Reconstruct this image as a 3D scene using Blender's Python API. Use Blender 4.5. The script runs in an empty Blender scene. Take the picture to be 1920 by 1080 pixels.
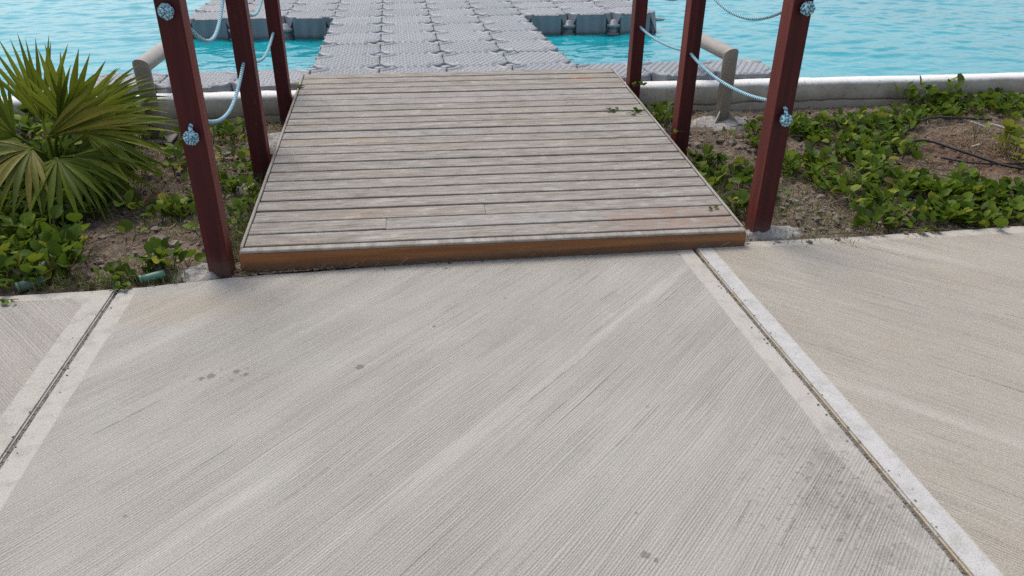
import bpy, bmesh, math, random
import numpy as np
from mathutils import Vector, Matrix

random.seed(7)
rng = np.random.default_rng(7)
scene = bpy.context.scene
COL = scene.collection
R = math.radians

# ------------------------------------------------------------------ camera
CAM_H = 1.48
pitch, yaw, roll = R(28.3), R(8.56), R(0.65)
fw = Vector((math.sin(yaw) * math.cos(pitch), math.cos(yaw) * math.cos(pitch), -math.sin(pitch)))
r0 = Vector((math.cos(yaw), -math.sin(yaw), 0.0))
u0 = r0.cross(fw)
rt = r0 * math.cos(roll) + u0 * math.sin(roll)
up = u0 * math.cos(roll) - r0 * math.sin(roll)
cd = bpy.data.cameras.new('camera')
cd.sensor_width = 36.0
cd.lens = 1397.0 / 1920.0 * 36.0
cd.clip_start = 0.05
cd.clip_end = 3000.0
cam = bpy.data.objects.new('camera', cd)
COL.objects.link(cam)
cam.matrix_world = Matrix(((rt.x, up.x, -fw.x, 0), (rt.y, up.y, -fw.y, 0), (rt.z, up.z, -fw.z, CAM_H), (0, 0, 0, 1)))
scene.camera = cam

# ------------------------------------------------------------------ light
SUN_EL, SUN_AZ = R(62), R(-25)          # azimuth measured from +Y towards +X
world = bpy.data.worlds.new('World')
scene.world = world
world.use_nodes = True
wn = world.node_tree
wn.nodes.clear()
sky = wn.nodes.new('ShaderNodeTexSky')
sky.sky_type = 'NISHITA'
sky.sun_disc = False
sky.sun_elevation = SUN_EL
sky.sun_rotation = SUN_AZ
sky.dust_density = 3.0
sky.ozone_density = 1.5
hsv = wn.nodes.new('ShaderNodeHueSaturation')
hsv.inputs['Saturation'].default_value = 0.6      # thin cloud: a paler sky
bg = wn.nodes.new('ShaderNodeBackground')
bg.inputs['Strength'].default_value = 0.15
wo = wn.nodes.new('ShaderNodeOutputWorld')
wn.links.new(sky.outputs[0], hsv.inputs['Color'])
wn.links.new(hsv.outputs[0], bg.inputs['Color'])
wn.links.new(bg.outputs[0], wo.inputs['Surface'])
sd = bpy.data.lights.new('sun', 'SUN')
sd.energy = 1.4
sd.angle = R(26)
sd.color = (1.0, 0.91, 0.78)
sun = bpy.data.objects.new('sun', sd)
COL.objects.link(sun)
sdir = Vector((math.sin(SUN_AZ) * math.cos(SUN_EL), math.cos(SUN_AZ) * math.cos(SUN_EL), math.sin(SUN_EL)))
sun.rotation_euler = sdir.to_track_quat('Z', 'Y').to_euler()
sun.location = sdir * 30
vs = scene.view_settings
vs.view_transform = 'Standard'
vs.look = 'None'
vs.exposure = 0.48
vs.gamma = 1.0
vs.use_curve_mapping = False
scene.cycles.use_denoising = False
scene.cycles.max_bounces = 6
scene.cycles.diffuse_bounces = 3
scene.cycles.glossy_bounces = 3


# ------------------------------------------------------------------ material helpers
class NT:
    alb = 0.78

    def __init__(self, name, rough=0.6, spec=0.5):
        self.m = bpy.data.materials.new(name)
        self.m.use_nodes = True
        self.t = self.m.node_tree
        self.b = self.t.nodes['Principled BSDF']
        self.b.inputs['Roughness'].default_value = rough
        self.b.inputs['Specular IOR Level'].default_value = spec

    def n(self, ty, **kw):
        nd = self.t.nodes.new(ty)
        for k, v in kw.items():
            setattr(nd, k, v)
        return nd

    def set(self, sock, v):
        if isinstance(v, bpy.types.NodeSocket):
            self.t.links.new(v, sock)
        else:
            if sock.type == 'RGBA' and len(v) == 3:
                v = (*v, 1)
            sock.default_value = v

    def pos(self):
        return self.n('ShaderNodeNewGeometry').outputs['Position']

    def obj(self):
        return self.n('ShaderNodeTexCoord').outputs['Object']

    def rnd(self):
        return self.n('ShaderNodeObjectInfo').outputs['Random']

    def island(self):
        return self.n('ShaderNodeNewGeometry').outputs['Random Per Island']

    def math(self, op, a, b=0.0, c=0.0, clamp=False):
        nd = self.n('ShaderNodeMath', operation=op, use_clamp=clamp)
        self.set(nd.inputs[0], a)
        self.set(nd.inputs[1], b)
        self.set(nd.inputs[2], c)
        return nd.outputs[0]

    def vec(self, op, a, b=(0, 0, 0)):
        nd = self.n('ShaderNodeVectorMath', operation=op)
        self.set(nd.inputs[0], a)
        if op == 'SCALE':
            self.set(nd.inputs['Scale'], b)
        else:
            self.set(nd.inputs[1], b)
        return nd.outputs['Value'] if op in ('LENGTH', 'DOT_PRODUCT', 'DISTANCE') else nd.outputs[0]

    def map(self, v, scale=(1, 1, 1), rot=(0, 0, 0), loc=(0, 0, 0), kind='POINT'):
        nd = self.n('ShaderNodeMapping', vector_type=kind)
        self.set(nd.inputs['Vector'], v)
        self.set(nd.inputs['Scale'], scale)
        self.set(nd.inputs['Rotation'], rot)
        self.set(nd.inputs['Location'], loc)
        return nd.outputs[0]

    def noise(self, v, scale=5.0, detail=4.0, rough=0.55, dist=0.0):
        nd = self.n('ShaderNodeTexNoise')
        self.set(nd.inputs['Vector'], v)
        nd.inputs['Scale'].default_value = scale
        nd.inputs['Detail'].default_value = detail
        nd.inputs['Roughness'].default_value = rough
        nd.inputs['Distortion'].default_value = dist
        return nd.outputs['Fac']

    def voro(self, v, scale=5.0, rand=1.0):
        nd = self.n('ShaderNodeTexVoronoi')
        self.set(nd.inputs['Vector'], v)
        nd.inputs['Scale'].default_value = scale
        nd.inputs['Randomness'].default_value = rand
        return nd.outputs['Distance']

    def rng(self, v, a, b, c=0.0, d=1.0, smooth=True):
        nd = self.n('ShaderNodeMapRange', interpolation_type='SMOOTHSTEP' if smooth else 'LINEAR')
        self.set(nd.inputs['Value'], v)
        nd.inputs['From Min'].default_value = a
        nd.inputs['From Max'].default_value = b
        nd.inputs['To Min'].default_value = c
        nd.inputs['To Max'].default_value = d
        return nd.outputs[0]

    def mix(self, f, a, b, mode='MIX'):
        nd = self.n('ShaderNodeMix', data_type='RGBA', blend_type=mode)
        self.set(nd.inputs['Factor'], f)
        self.set(nd.inputs['A'], a)
        self.set(nd.inputs['B'], b)
        return nd.outputs['Result']

    def ramp(self, f, stops):
        nd = self.n('ShaderNodeValToRGB')
        self.set(nd.inputs[0], f)
        e = nd.color_ramp.elements
        while len(e) < len(stops):
            e.new(0.5)
        for el, (p, c) in zip(e, stops):
            el.position = p
            el.color = (*c, 1)
        return nd.outputs[0]

    def bump(self, h, strength=0.5, dist=0.01, normal=None):
        nd = self.n('ShaderNodeBump')
        nd.inputs['Strength'].default_value = strength
        nd.inputs['Distance'].default_value = dist
        self.set(nd.inputs['Height'], h)
        if normal is not None:
            self.set(nd.inputs['Normal'], normal)
        return nd.outputs[0]

    def xyz(self, v):
        nd = self.n('ShaderNodeSeparateXYZ')
        self.set(nd.inputs[0], v)
        return nd.outputs

    def blob(self, p, cx, cy, rx, ry, soft=1.0):
        q = self.map(p, scale=(1 / rx, 1 / ry, 0), loc=(-cx / rx, -cy / ry, 0))
        return self.rng(self.vec('LENGTH', q), 1 - soft, 1.0, 1.0, 0.0)

    def out(self, color=None, rough=None, normal=None, **kw):
        if color is not None:
            if isinstance(color, bpy.types.NodeSocket) and self.alb != 1.0:
                color = self.vec('SCALE', color, self.alb)
            self.set(self.b.inputs['Base Color'], color)
        if rough is not None:
            self.set(self.b.inputs['Roughness'], rough)
        if normal is not None:
            self.set(self.b.inputs['Normal'], normal)
        for k, v in kw.items():
            self.set(self.b.inputs[k], v)
        return self.m


def srgb(r, g, b):
    f = lambda c: (c / 255 / 12.92) if c / 255 <= 0.04045 else ((c / 255 + 0.055) / 1.055) ** 2.4
    return (f(r), f(g), f(b))


# ------------------------------------------------------------------ object helpers
def link(o, parent=None):
    COL.objects.link(o)
    if parent is not None:
        o.parent = parent
    return o


def wloc(o):
    v = Vector((0, 0, 0))
    while o is not None:
        v += o.location
        o = o.parent
    return v


def mesh_np(name, V, F, mat=None, smooth=False, uv=None):
    me = bpy.data.meshes.new(name)
    V = np.asarray(V, dtype=np.float32)
    if isinstance(F, np.ndarray):
        n, k = F.shape
        me.vertices.add(len(V))
        me.vertices.foreach_set('co', V.ravel())
        me.loops.add(n * k)
        me.loops.foreach_set('vertex_index', F.astype(np.int32).ravel())
        me.polygons.add(n)
        me.polygons.foreach_set('loop_start', np.arange(0, n * k, k, dtype=np.int32))
        me.polygons.foreach_set('loop_total', np.full(n, k, dtype=np.int32))
        me.update(calc_edges=True)
    else:
        me.from_pydata([tuple(map(float, v)) for v in V], [], [tuple(f) for f in F])
    me.validate()
    if smooth:
        me.polygons.foreach_set('use_smooth', np.ones(len(me.polygons), dtype=bool))
    if uv is not None:
        lay = me.uv_layers.new(name='uv')
        idx = np.empty(len(me.loops), dtype=np.int32)
        me.loops.foreach_get('vertex_index', idx)
        lay.data.foreach_set('uv', np.asarray(uv, dtype=np.float32)[idx].ravel())
    if mat:
        me.materials.append(mat)
    return me


def add(name, V, F, mat, parent=None, smooth=False, uv=None, origin=None):
    """one mesh object; V in world space, its origin at its own centre"""
    V = np.asarray(V, dtype=np.float64)
    o0 = np.asarray(origin if origin is not None else V.mean(0))
    me = mesh_np(name, V - o0, F, mat, smooth, uv)
    o = bpy.data.objects.new(name, me)
    link(o, parent)
    o.location = Vector(o0) - (wloc(parent) if parent else Vector((0, 0, 0)))
    return o


def inst(name, me, loc, parent=None, rot=None, scale=None):
    o = bpy.data.objects.new(name, me)
    link(o, parent)
    o.location = Vector(loc) - (wloc(parent) if parent else Vector((0, 0, 0)))
    if rot is not None:
        o.rotation_euler = rot
    if scale is not None:
        o.scale = scale if hasattr(scale, '__len__') else (scale,) * 3
    return o


def tag(o, label=None, cat=None, group=None, kind=None):
    if label:
        o['label'] = label
    if cat:
        o['category'] = cat
    if group:
        o['group'] = group
    if kind:
        o['kind'] = kind
    return o


def thing(name, loc, label, cat, group=None):
    o = bpy.data.objects.new(name, None)
    o.empty_display_size = 0.1
    link(o)
    o.location = loc
    return tag(o, label, cat, group)


BOXF = [(0, 3, 2, 1), (4, 5, 6, 7), (0, 1, 5, 4), (1, 2, 6, 5), (2, 3, 7, 6), (3, 0, 4, 7)]


def hexa(corners, bevel=0.0, seg=1):
    """8 corners (bottom ring then top ring) -> verts, faces, optionally bevelled"""
    bm = bmesh.new()
    vs_ = [bm.verts.new(c) for c in corners]
    for f in BOXF:
        bm.faces.new([vs_[i] for i in f])
    bmesh.ops.recalc_face_normals(bm, faces=bm.faces)
    if bevel:
        bmesh.ops.bevel(bm, geom=bm.edges[:], offset=bevel, segments=seg, affect='EDGES', profile=0.5)
    bm.verts.index_update()
    V = [v.co[:] for v in bm.verts]
    F = [[v.index for v in f.verts] for f in bm.faces]
    bm.free()
    return V, F


def box(x0, x1, y0, y1, z0, z1, bevel=0.0, seg=1):
    return hexa([(x0, y0, z0), (x1, y0, z0), (x1, y1, z0), (x0, y1, z0), (x0, y0, z1), (x1, y0, z1), (x1, y1, z1), (x0, y1, z1)], bevel, seg)


def tube(path, rad, n=10, cap=True, mitre=True):
    """swept tube; returns V, F, UV (u = metres along, v = around)"""
    P = [Vector(p) for p in path]
    m = len(P)
    rad = [rad] * m if not hasattr(rad, '__len__') else rad
    T = []
    for i in range(m):
        a = (P[i] - P[i - 1]).normalized() if i > 0 else None
        b = (P[i + 1] - P[i]).normalized() if i < m - 1 else None
        T.append((a, b))
    d = T[0][1]
    ref = Vector((0, 0, 1)) if abs(d.z) < 0.9 else Vector((0, 1, 0))
    nx = (ref - d * ref.dot(d)).normalized()
    V, UV, s = [], [], 0.0
    for i in range(m):
        a, b = T[i]
        t = (a or b)
        if i > 0:
            s += (P[i] - P[i - 1]).length
            nx = (nx - t * nx.dot(t)).normalized()
        ny = t.cross(nx)
        bis = ((a + b).normalized() if a and b else t)
        for k in range(n):
            ang = 2 * math.pi * k / n
            off = (nx * math.cos(ang) + ny * math.sin(ang)) * rad[i]
            if a and b and mitre:          # slide along the incoming direction on to the mitre plane
                den = t.dot(bis)
                off = off - t * (off.dot(bis) / den)
            V.append(P[i] + off)
            UV.append((s, k / n))
        if b is not None and a is not None:   # parallel transport round the corner
            q = a.rotation_difference(b)
            nx = q @ nx
    F = []
    for i in range(m - 1):
        for k in range(n):
            F.append((i * n + k, i * n + (k + 1) % n, (i + 1) * n + (k + 1) % n, (i + 1) * n + k))
    if cap:
        F.append(tuple(range(n - 1, -1, -1)))
        F.append(tuple((m - 1) * n + k for k in range(n)))
    return np.array([v[:] for v in V]), F, UV


def join(parts):
    V, F, o = [], [], 0
    for v, f in parts:
        V.extend([tuple(p) for p in v])
        F.extend([tuple(i + o for i in g) for g in f])
        o += len(v)
    return V, F


def vnoise(x, y, seed=0):
    """vectorised value noise, about -1..1"""
    def h(i, j):
        n = (i.astype(np.int64) * 374761393 + j.astype(np.int64) * 668265263 + seed * 1442695041) & 0xffffffff
        n = ((n ^ (n >> 13)) * 1274126177) & 0xffffffff
        return ((n ^ (n >> 16)) & 0xffff) / 32767.5 - 1
    xi, yi = np.floor(x), np.floor(y)
    fx, fy = x - xi, y - yi
    fx, fy = fx * fx * (3 - 2 * fx), fy * fy * (3 - 2 * fy)
    a, b, c, d = h(xi, yi), h(xi + 1, yi), h(xi, yi + 1), h(xi + 1, yi + 1)
    return (a * (1 - fx) + b * fx) * (1 - fy) + (c * (1 - fx) + d * fx) * fy


def grid(xs, ys):
    X, Y = np.meshgrid(xs, ys)
    ny, nx = X.shape
    i = np.arange(nx * ny).reshape(ny, nx)
    F = np.stack([i[:-1, :-1].ravel(), i[:-1, 1:].ravel(), i[1:, 1:].ravel(), i[1:, :-1].ravel()], 1)
    return X, Y, F


def inpoly(x, y, poly):
    c = False
    j = len(poly) - 1
    for i in range(len(poly)):
        xi, yi = poly[i]
        xj, yj = poly[j]
        if (yi > y) != (yj > y) and x < (xj - xi) * (y - yi) / (yj - yi) + xi:
            c = not c
        j = i
    return c


# ------------------------------------------------------------------ materials
def concrete(name, ang, base, warm, bands, edge_y=None, seed=0.0, spots=False, strip=None):
    m = NT(name, 0.85, 0.3)
    p = m.pos()
    q = m.map(p, loc=(seed * 3.1, seed * 1.7, 0))
    rot = m.map(q, rot=(0, 0, -R(ang)))
    wob = m.noise(m.map(rot, scale=(1.2, 1.2, 1)), 1.0, 2)
    rot2 = m.vec('ADD', rot, m.vec('SCALE', (0, 1, 0), m.math('MULTIPLY', wob, 0.03)))
    fine = m.noise(m.map(rot2, scale=(2.6, 200, 1)), 1.0, 2, 0.6)
    ph = m.math('ADD', m.math('MULTIPLY', m.xyz(rot2)[1], 2 * math.pi / 0.0088), m.math('MULTIPLY', m.noise(m.map(rot2, scale=(1.2, 16, 1)), 1.0, 2), 26.0))
    comb = m.math('MULTIPLY_ADD', m.math('SINE', ph), 0.5, 0.5)
    mid = m.noise(m.map(rot2, scale=(0.9, 38, 1)), 1.0, 2, 0.6)
    coarse = m.noise(m.map(rot2, scale=(0.30, 6.5, 1)), 1.0, 2, 0.6)
    lines = m.noise(m.map(rot2, scale=(1.3, 85, 1), loc=(5, 9, 0)), 1.0, 1, 0.5)
    grain = m.noise(p, 230, 3, 0.75)
    pores = m.rng(m.voro(p, 170), 0.05, 0.16, 1, 0)
    pores = m.math('MULTIPLY', pores, m.rng(m.noise(p, 60, 2), 0.5, 0.65))
    blot = m.noise(q, 1.7, 5, 0.6)
    blot2 = m.noise(q, 7.0, 5, 0.65)
    # troweled margins
    x, y, _ = m.xyz(p)
    smooth = None
    for (a, b) in bands:
        wv = m.math('MULTIPLY', m.math('SUBTRACT', m.noise(p, 6, 4), 0.5), 0.012)
        xx = m.math('ADD', x, wv)
        k = m.math('MULTIPLY', m.rng(xx, a - 0.004, a + 0.004), m.rng(xx, b - 0.004, b + 0.004, 1, 0))
        if spots and a > 0:
            k = m.math('MULTIPLY', k, m.rng(m.math('ADD', y, m.math('MULTIPLY', blot2, 0.5)), 1.55, 2.1, 0.25, 1.0))
        smooth = k if smooth is None else m.math('MAXIMUM', smooth, k)
    if edge_y is not None:
        k = m.rng(m.math('ADD', y, m.math('MULTIPLY', blot2, 0.02)), edge_y - 0.004, edge_y + 0.008)
        smooth = k if smooth is None else m.math('MAXIMUM', smooth, k)
    broomk = m.math('SUBTRACT', 1.0, m.math('MULTIPLY', smooth, 0.9)) if smooth is not None else 1.0
    dkf = m.math('MULTIPLY', m.math('MULTIPLY', m.rng(fine, 0.36, 0.56, 1, 0), m.rng(m.noise(m.map(rot2, scale=(1.4, 9, 1), loc=(3, 1, 0)), 1.0, 2), 0.30, 0.70, 0.4, 0.9)), broomk)
    dkm = m.math('MULTIPLY', m.rng(mid, 0.34, 0.60, 1, 0), broomk)
    dkc = m.math('MULTIPLY', m.rng(coarse, 0.35, 0.62, 1, 0), broomk)
    lts = m.math('MULTIPLY', m.rng(coarse, 0.56, 0.72), broomk)
    c = m.mix(m.rng(blot, 0.35, 0.68), base, warm)
    cmb = m.math('MULTIPLY', m.math('MULTIPLY', comb, broomk), m.rng(m.noise(m.map(rot2, scale=(1.6, 7, 1), loc=(8, 2, 0)), 1.0, 2), 0.30, 0.70, 0.5, 1.0))
    c = m.mix(m.math('MULTIPLY', cmb, 0.46), c, (0.18, 0.17, 0.155))
    c = m.mix(m.math('MULTIPLY', dkf, 0.42), c, (0.17, 0.165, 0.155), 'MIX')
    ln = m.math('MULTIPLY', m.math('MULTIPLY', m.rng(lines, 0.35, 0.27), broomk), m.rng(blot2, 0.40, 0.55))
    c = m.mix(m.math('MULTIPLY', ln, 0.5), c, (0.09, 0.085, 0.08))
    c = m.mix(m.math('MULTIPLY', dkm, 0.04), c, (0.16, 0.15, 0.14))
    c = m.mix(m.math('MULTIPLY', dkc, 0.08), c, (0.2, 0.19, 0.17))
    c = m.mix(m.math('MULTIPLY', lts, 0.34), c, (0.64, 0.62, 0.575))
    c = m.mix(m.rng(blot2, 0.48, 0.75, 0, 0.16), c, (0.26, 0.24, 0.21))
    if smooth is not None:
        c = m.mix(m.math('MULTIPLY', smooth, 0.42), c, (0.58, 0.56, 0.52))
        dirt = m.math('MULTIPLY', smooth, m.rng(m.noise(p, 13, 5, 0.7), 0.46, 0.66))
        c = m.mix(m.math('MULTIPLY', dirt, 0.42), c, (0.25, 0.235, 0.205))
    if strip is not None:
        k = m.math('MULTIPLY', m.rng(x, strip[0] - 0.003, strip[0] + 0.003), m.rng(x, strip[1] - 0.006, strip[1] + 0.004, 1, 0))
        c = m.mix(m.math('MULTIPLY', k, 0.75), c, m.ramp(m.noise(p, 16, 6, 0.7), [(0.3, (0.40, 0.40, 0.39)), (0.5, (0.56, 0.565, 0.57)), (0.75, (0.66, 0.67, 0.68))]))
        k2 = m.math('MULTIPLY', m.rng(x, strip[0] - 0.001, strip[0] + 0.009, 1, 0), m.rng(m.noise(p, 9, 3), 0.35, 0.6))
        c = m.mix(m.math('MULTIPLY', k2, 0.7), c, (0.42, 0.31, 0.16))
    c = m.mix(m.math('MULTIPLY', pores, 0.5), c, (0.12, 0.11, 0.1))
    c = m.mix(m.rng(grain, 0.48, 0.72, 0.0, 0.55), c, (0.66, 0.64, 0.6))
    c = m.mix(m.rng(grain, 0.48, 0.3, 0.0, 0.55), c, (0.16, 0.15, 0.14))
    if spots:
        sp = m.rng(m.noise(p, 45, 3, 0.7), 0.56, 0.64)
        msk = m.blob(p, 1.12, 1.38, 0.42, 0.48, 0.8)
        msk = m.math('MAXIMUM', msk, m.math('MULTIPLY', m.blob(p, -0.66, 2.22, 0.22, 0.07, 0.8), 1.0))
        c = m.mix(m.math('MULTIPLY', m.math('MULTIPLY', sp, msk), 0.5), c, (0.12, 0.115, 0.11))
        wet = m.math('MULTIPLY', m.rng(m.noise(p, 7, 5, 0.7), 0.44, 0.62), m.blob(p, 1.2, 1.35, 0.26, 0.55, 0.8))
        c = m.mix(m.math('MULTIPLY', wet, 0.38), c, (0.17, 0.165, 0.16))
        few = m.math('MULTIPLY', m.rng(m.voro(p, 9.0), 0.04, 0.075, 1, 0), m.rng(m.noise(p, 2.1, 1), 0.5, 0.6))
        c = m.mix(m.math('MULTIPLY', few, 0.5), c, (0.15, 0.14, 0.13))
        for (cx, cy, rr) in ((-0.2, 2.21, 0.018), (0.54, 1.27, 0.014), (0.56, 1.25, 0.007), (-0.62, 2.235, 0.014), (-0.585, 2.215, 0.009), (-0.70, 2.22, 0.017), (-0.73, 2.205, 0.010), (0.07, 2.45, 0.008)):
            k = m.blob(m.vec('ADD', p, m.vec('SCALE', (1, 1, 0), m.math('MULTIPLY', m.noise(p, 60, 2), 0.02))), cx + 0.01, cy + 0.01, rr, rr * 1.1, 0.35)
            c = m.mix(m.math('MULTIPLY', k, 0.6), c, (0.13, 0.125, 0.115))
        k = m.math('MULTIPLY', m.blob(p, -0.85, 2.72, 0.5, 0.2, 0.9), 0.3)
        c = m.mix(k, c, (0.42, 0.33, 0.2))
    h = m.math('ADD', m.math('MULTIPLY', m.math('MULTIPLY', fine, broomk), 0.7), m.math('MULTIPLY', m.math('MULTIPLY', mid, broomk), 0.5))
    h = m.math('ADD', m.math('ADD', h, m.math('MULTIPLY', grain, 0.35)), m.math('MULTIPLY', cmb, -0.5))
    return m.out(c, 0.9, m.bump(h, 0.6, 0.005))


def wood_deck():
    m = NT('weathered_deck_wood', 0.8, 0.25)
    o = m.obj()
    p = m.pos()
    rn = m.rnd()
    off = m.vec('SCALE', (7.3, 3.1, 5.7), m.math('MULTIPLY', rn, 9.0))
    v = m.vec('ADD', o, off)
    g1 = m.noise(m.map(v, scale=(5.0, 75, 75)), 1.0, 4, 0.65, 0.6)
    g2 = m.noise(m.map(v, scale=(14, 190, 190)), 1.0, 3, 0.6)
    b = m.noise(m.map(v, scale=(1.1, 4, 4)), 1.0, 4, 0.6)
    blot = m.noise(m.map(v, scale=(9, 22, 22)), 1.0, 5, 0.7)
    c = m.ramp(g1, [(0.25, (0.165, 0.145, 0.122)), (0.5, (0.33, 0.302, 0.268)), (0.78, (0.49, 0.458, 0.415))])
    c = m.mix(m.rng(b, 0.54, 0.72, 0, 0.4), c, (0.32, 0.225, 0.16))
    c = m.mix(m.rng(m.math('FRACT', m.math('MULTIPLY', rn, 7.7)), 0.72, 1.0, 0, 0.28), c, (0.36, 0.29, 0.22))
    c = m.mix(m.rng(m.math('FRACT', m.math('MULTIPLY', rn, 3.3)), 0.6, 1.0, 0, 0.35), c, (0.40, 0.40, 0.40))
    c = m.mix(m.rng(blot, 0.53, 0.70, 0, 0.6), c, (0.54, 0.52, 0.485))
    c = m.mix(m.rng(blot, 0.47, 0.30, 0, 0.6), c, (0.17, 0.145, 0.12))
    c = m.mix(m.rng(g2, 0.44, 0.30, 0, 0.7), c, (0.12, 0.10, 0.08))
    kn = m.math('MULTIPLY', m.rng(m.voro(m.map(v, scale=(3.2, 10, 10)), 1.0), 0.03, 0.10, 1, 0), m.rng(m.noise(v, 2.3, 1), 0.5, 0.56))
    c = m.mix(m.math('MULTIPLY', kn, 0.75), c, (0.07, 0.055, 0.045))
    # sanded, freshly worn patches on particular boards
    wn_ = m.rng(m.noise(p, 14, 4, 0.7), 0.35, 0.55)
    k = m.math('MULTIPLY', m.blob(p, 1.27, 5.26, 0.13, 0.11, 0.5), wn_)
    c = m.mix(m.math('MULTIPLY', k, 0.6), c, (0.42, 0.25, 0.15))
    k = m.math('MULTIPLY', m.blob(p, 1.25, 3.13, 0.55, 0.16, 0.6), wn_)
    c = m.mix(m.math('MULTIPLY', k, 0.5), c, (0.33, 0.205, 0.145))
    k = m.math('MULTIPLY', m.blob(p, -0.35, 4.25, 0.55, 0.06, 0.5), wn_)
    c = m.mix(m.math('MULTIPLY', k, 0.45), c, (0.40, 0.29, 0.19))
    h = m.math('ADD', m.math('MULTIPLY', g1, 0.6), m.math('MULTIPLY', g2, 0.6))
    return m.out(c, 0.82, m.bump(h, 0.5, 0.003))


def wood_fascia():
    m = NT('oiled_fascia_wood', 0.6, 0.4)
    v = m.obj()
    p = m.pos()
    g1 = m.noise(m.map(v, scale=(1.5, 40, 40)), 1.0, 4, 0.6, 0.5)
    g2 = m.noise(m.map(v, scale=(0.8, 6, 6)), 1.0, 4, 0.6)
    c = m.ramp(g1, [(0.25, (0.16, 0.058, 0.017)), (0.55, (0.33, 0.130, 0.040)), (0.8, (0.43, 0.20, 0.075))])
    c = m.mix(m.rng(g2, 0.45, 0.75, 0, 0.7), c, (0.17, 0.10, 0.06))
    x, y, z = m.xyz(p)
    dirt = m.math('MULTIPLY', m.rng(m.math('ADD', z, m.math('MULTIPLY', m.noise(p, 9, 4), 0.05)), 0.035, 0.075, 1, 0), 0.7)
    c = m.mix(dirt, c, (0.09, 0.065, 0.045))
    return m.out(c, 0.6, m.bump(g1, 0.3, 0.003))


def wood_trim():
    m = NT('weathered_trim_wood', 0.8, 0.25)
    v = m.pos()
    g1 = m.noise(m.map(v, scale=(30, 2.5, 40)), 1.0, 4, 0.6)
    b = m.noise(v, 5, 4, 0.6)
    c = m.ramp(g1, [(0.3, (0.26, 0.23, 0.19)), (0.7, (0.47, 0.44, 0.40))])
    c = m.mix(m.rng(b, 0.5, 0.7, 0, 0.55), c, (0.22, 0.17, 0.12))
    return m.out(c, 0.8, m.bump(g1, 0.3, 0.002))


def wood_post():
    m = NT('red_stained_post_wood', 0.5, 0.3)
    o = m.obj()
    v = m.vec('ADD', o, m.vec('SCALE', (3.3, 5.1, 7.7), m.math('MULTIPLY', m.rnd(), 5.0)))
    g1 = m.noise(m.map(v, scale=(42, 42, 1.3)), 1.0, 4, 0.6, 0.5)
    g2 = m.noise(m.map(v, scale=(140, 140, 4)), 1.0, 3, 0.6)
    w = m.noise(m.map(v, scale=(8, 8, 1.1)), 1.0, 4, 0.6)
    c = m.ramp(g1, [(0.28, (0.034, 0.0026, 0.0036)), (0.55, (0.072, 0.0050, 0.0062)), (0.8, (0.135, 0.013, 0.0120))])
    # fronts darker, sides lighter: fall of light painted into the colour, plus patchy weathering
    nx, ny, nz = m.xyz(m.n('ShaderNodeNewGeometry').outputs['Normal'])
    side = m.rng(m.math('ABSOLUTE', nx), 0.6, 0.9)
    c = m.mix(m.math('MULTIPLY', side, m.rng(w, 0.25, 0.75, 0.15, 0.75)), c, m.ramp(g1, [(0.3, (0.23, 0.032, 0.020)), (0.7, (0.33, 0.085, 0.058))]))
    c = m.mix(m.rng(g2, 0.40, 0.28, 0, 0.5), c, (0.015, 0.003, 0.004))
    scuff = m.math('MULTIPLY', m.rng(m.noise(m.map(v, scale=(60, 60, 22)), 1.0, 4, 0.7), 0.62, 0.70), m.rng(m.noise(v, 5, 3), 0.48, 0.6))
    c = m.mix(m.math('MULTIPLY', scuff, 0.45), c, (0.26, 0.13, 0.11))
    pz = m.xyz(m.pos())[2]
    mud = m.rng(m.math('ADD', pz, m.math('MULTIPLY', m.noise(v, 22, 4, 0.7), 0.12)), 0.05, 0.17, 1, 0)
    c = m.mix(m.math('MULTIPLY', mud, 0.55), c, (0.17, 0.12, 0.095))
    return m.out(c, m.rng(w, 0.3, 0.7, 0.45, 0.65), m.bump(m.math('ADD', g1, m.math('MULTIPLY', g2, 0.5)), 0.3, 0.003))


def rope_mat():
    m = NT('twisted_rope', 0.75, 0.3)
    uv = m.n('ShaderNodeTexCoord').outputs['UV']
    u, v, _ = m.xyz(uv)
    ph = m.math('FRACT', m.math('ADD', m.math('MULTIPLY', u, 52.0), m.math('MULTIPLY', v, 1.0)))
    ph2 = m.math('FRACT', m.math('SUBTRACT', m.math('MULTIPLY', u, 150.0), m.math('MULTIPLY', v, 2.0)))
    tri = m.math('ABSOLUTE', m.math('SUBTRACT', ph, 0.5))
    dark = m.rng(tri, 0.26, 0.33)
    c = m.mix(m.rng(tri, 0.02, 0.3), (0.56, 0.82, 0.88), (0.26, 0.60, 0.72))
    c = m.mix(m.math('MULTIPLY', dark, 0.9), c, (0.02, 0.11, 0.20))
    c = m.mix(m.rng(ph2, 0.5, 0.95, 0, 0.2), c, (0.75, 0.90, 0.93))
    return m.out(c, 0.75, m.bump(m.math('SUBTRACT', 0.5, tri), 0.8, 0.004))


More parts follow.
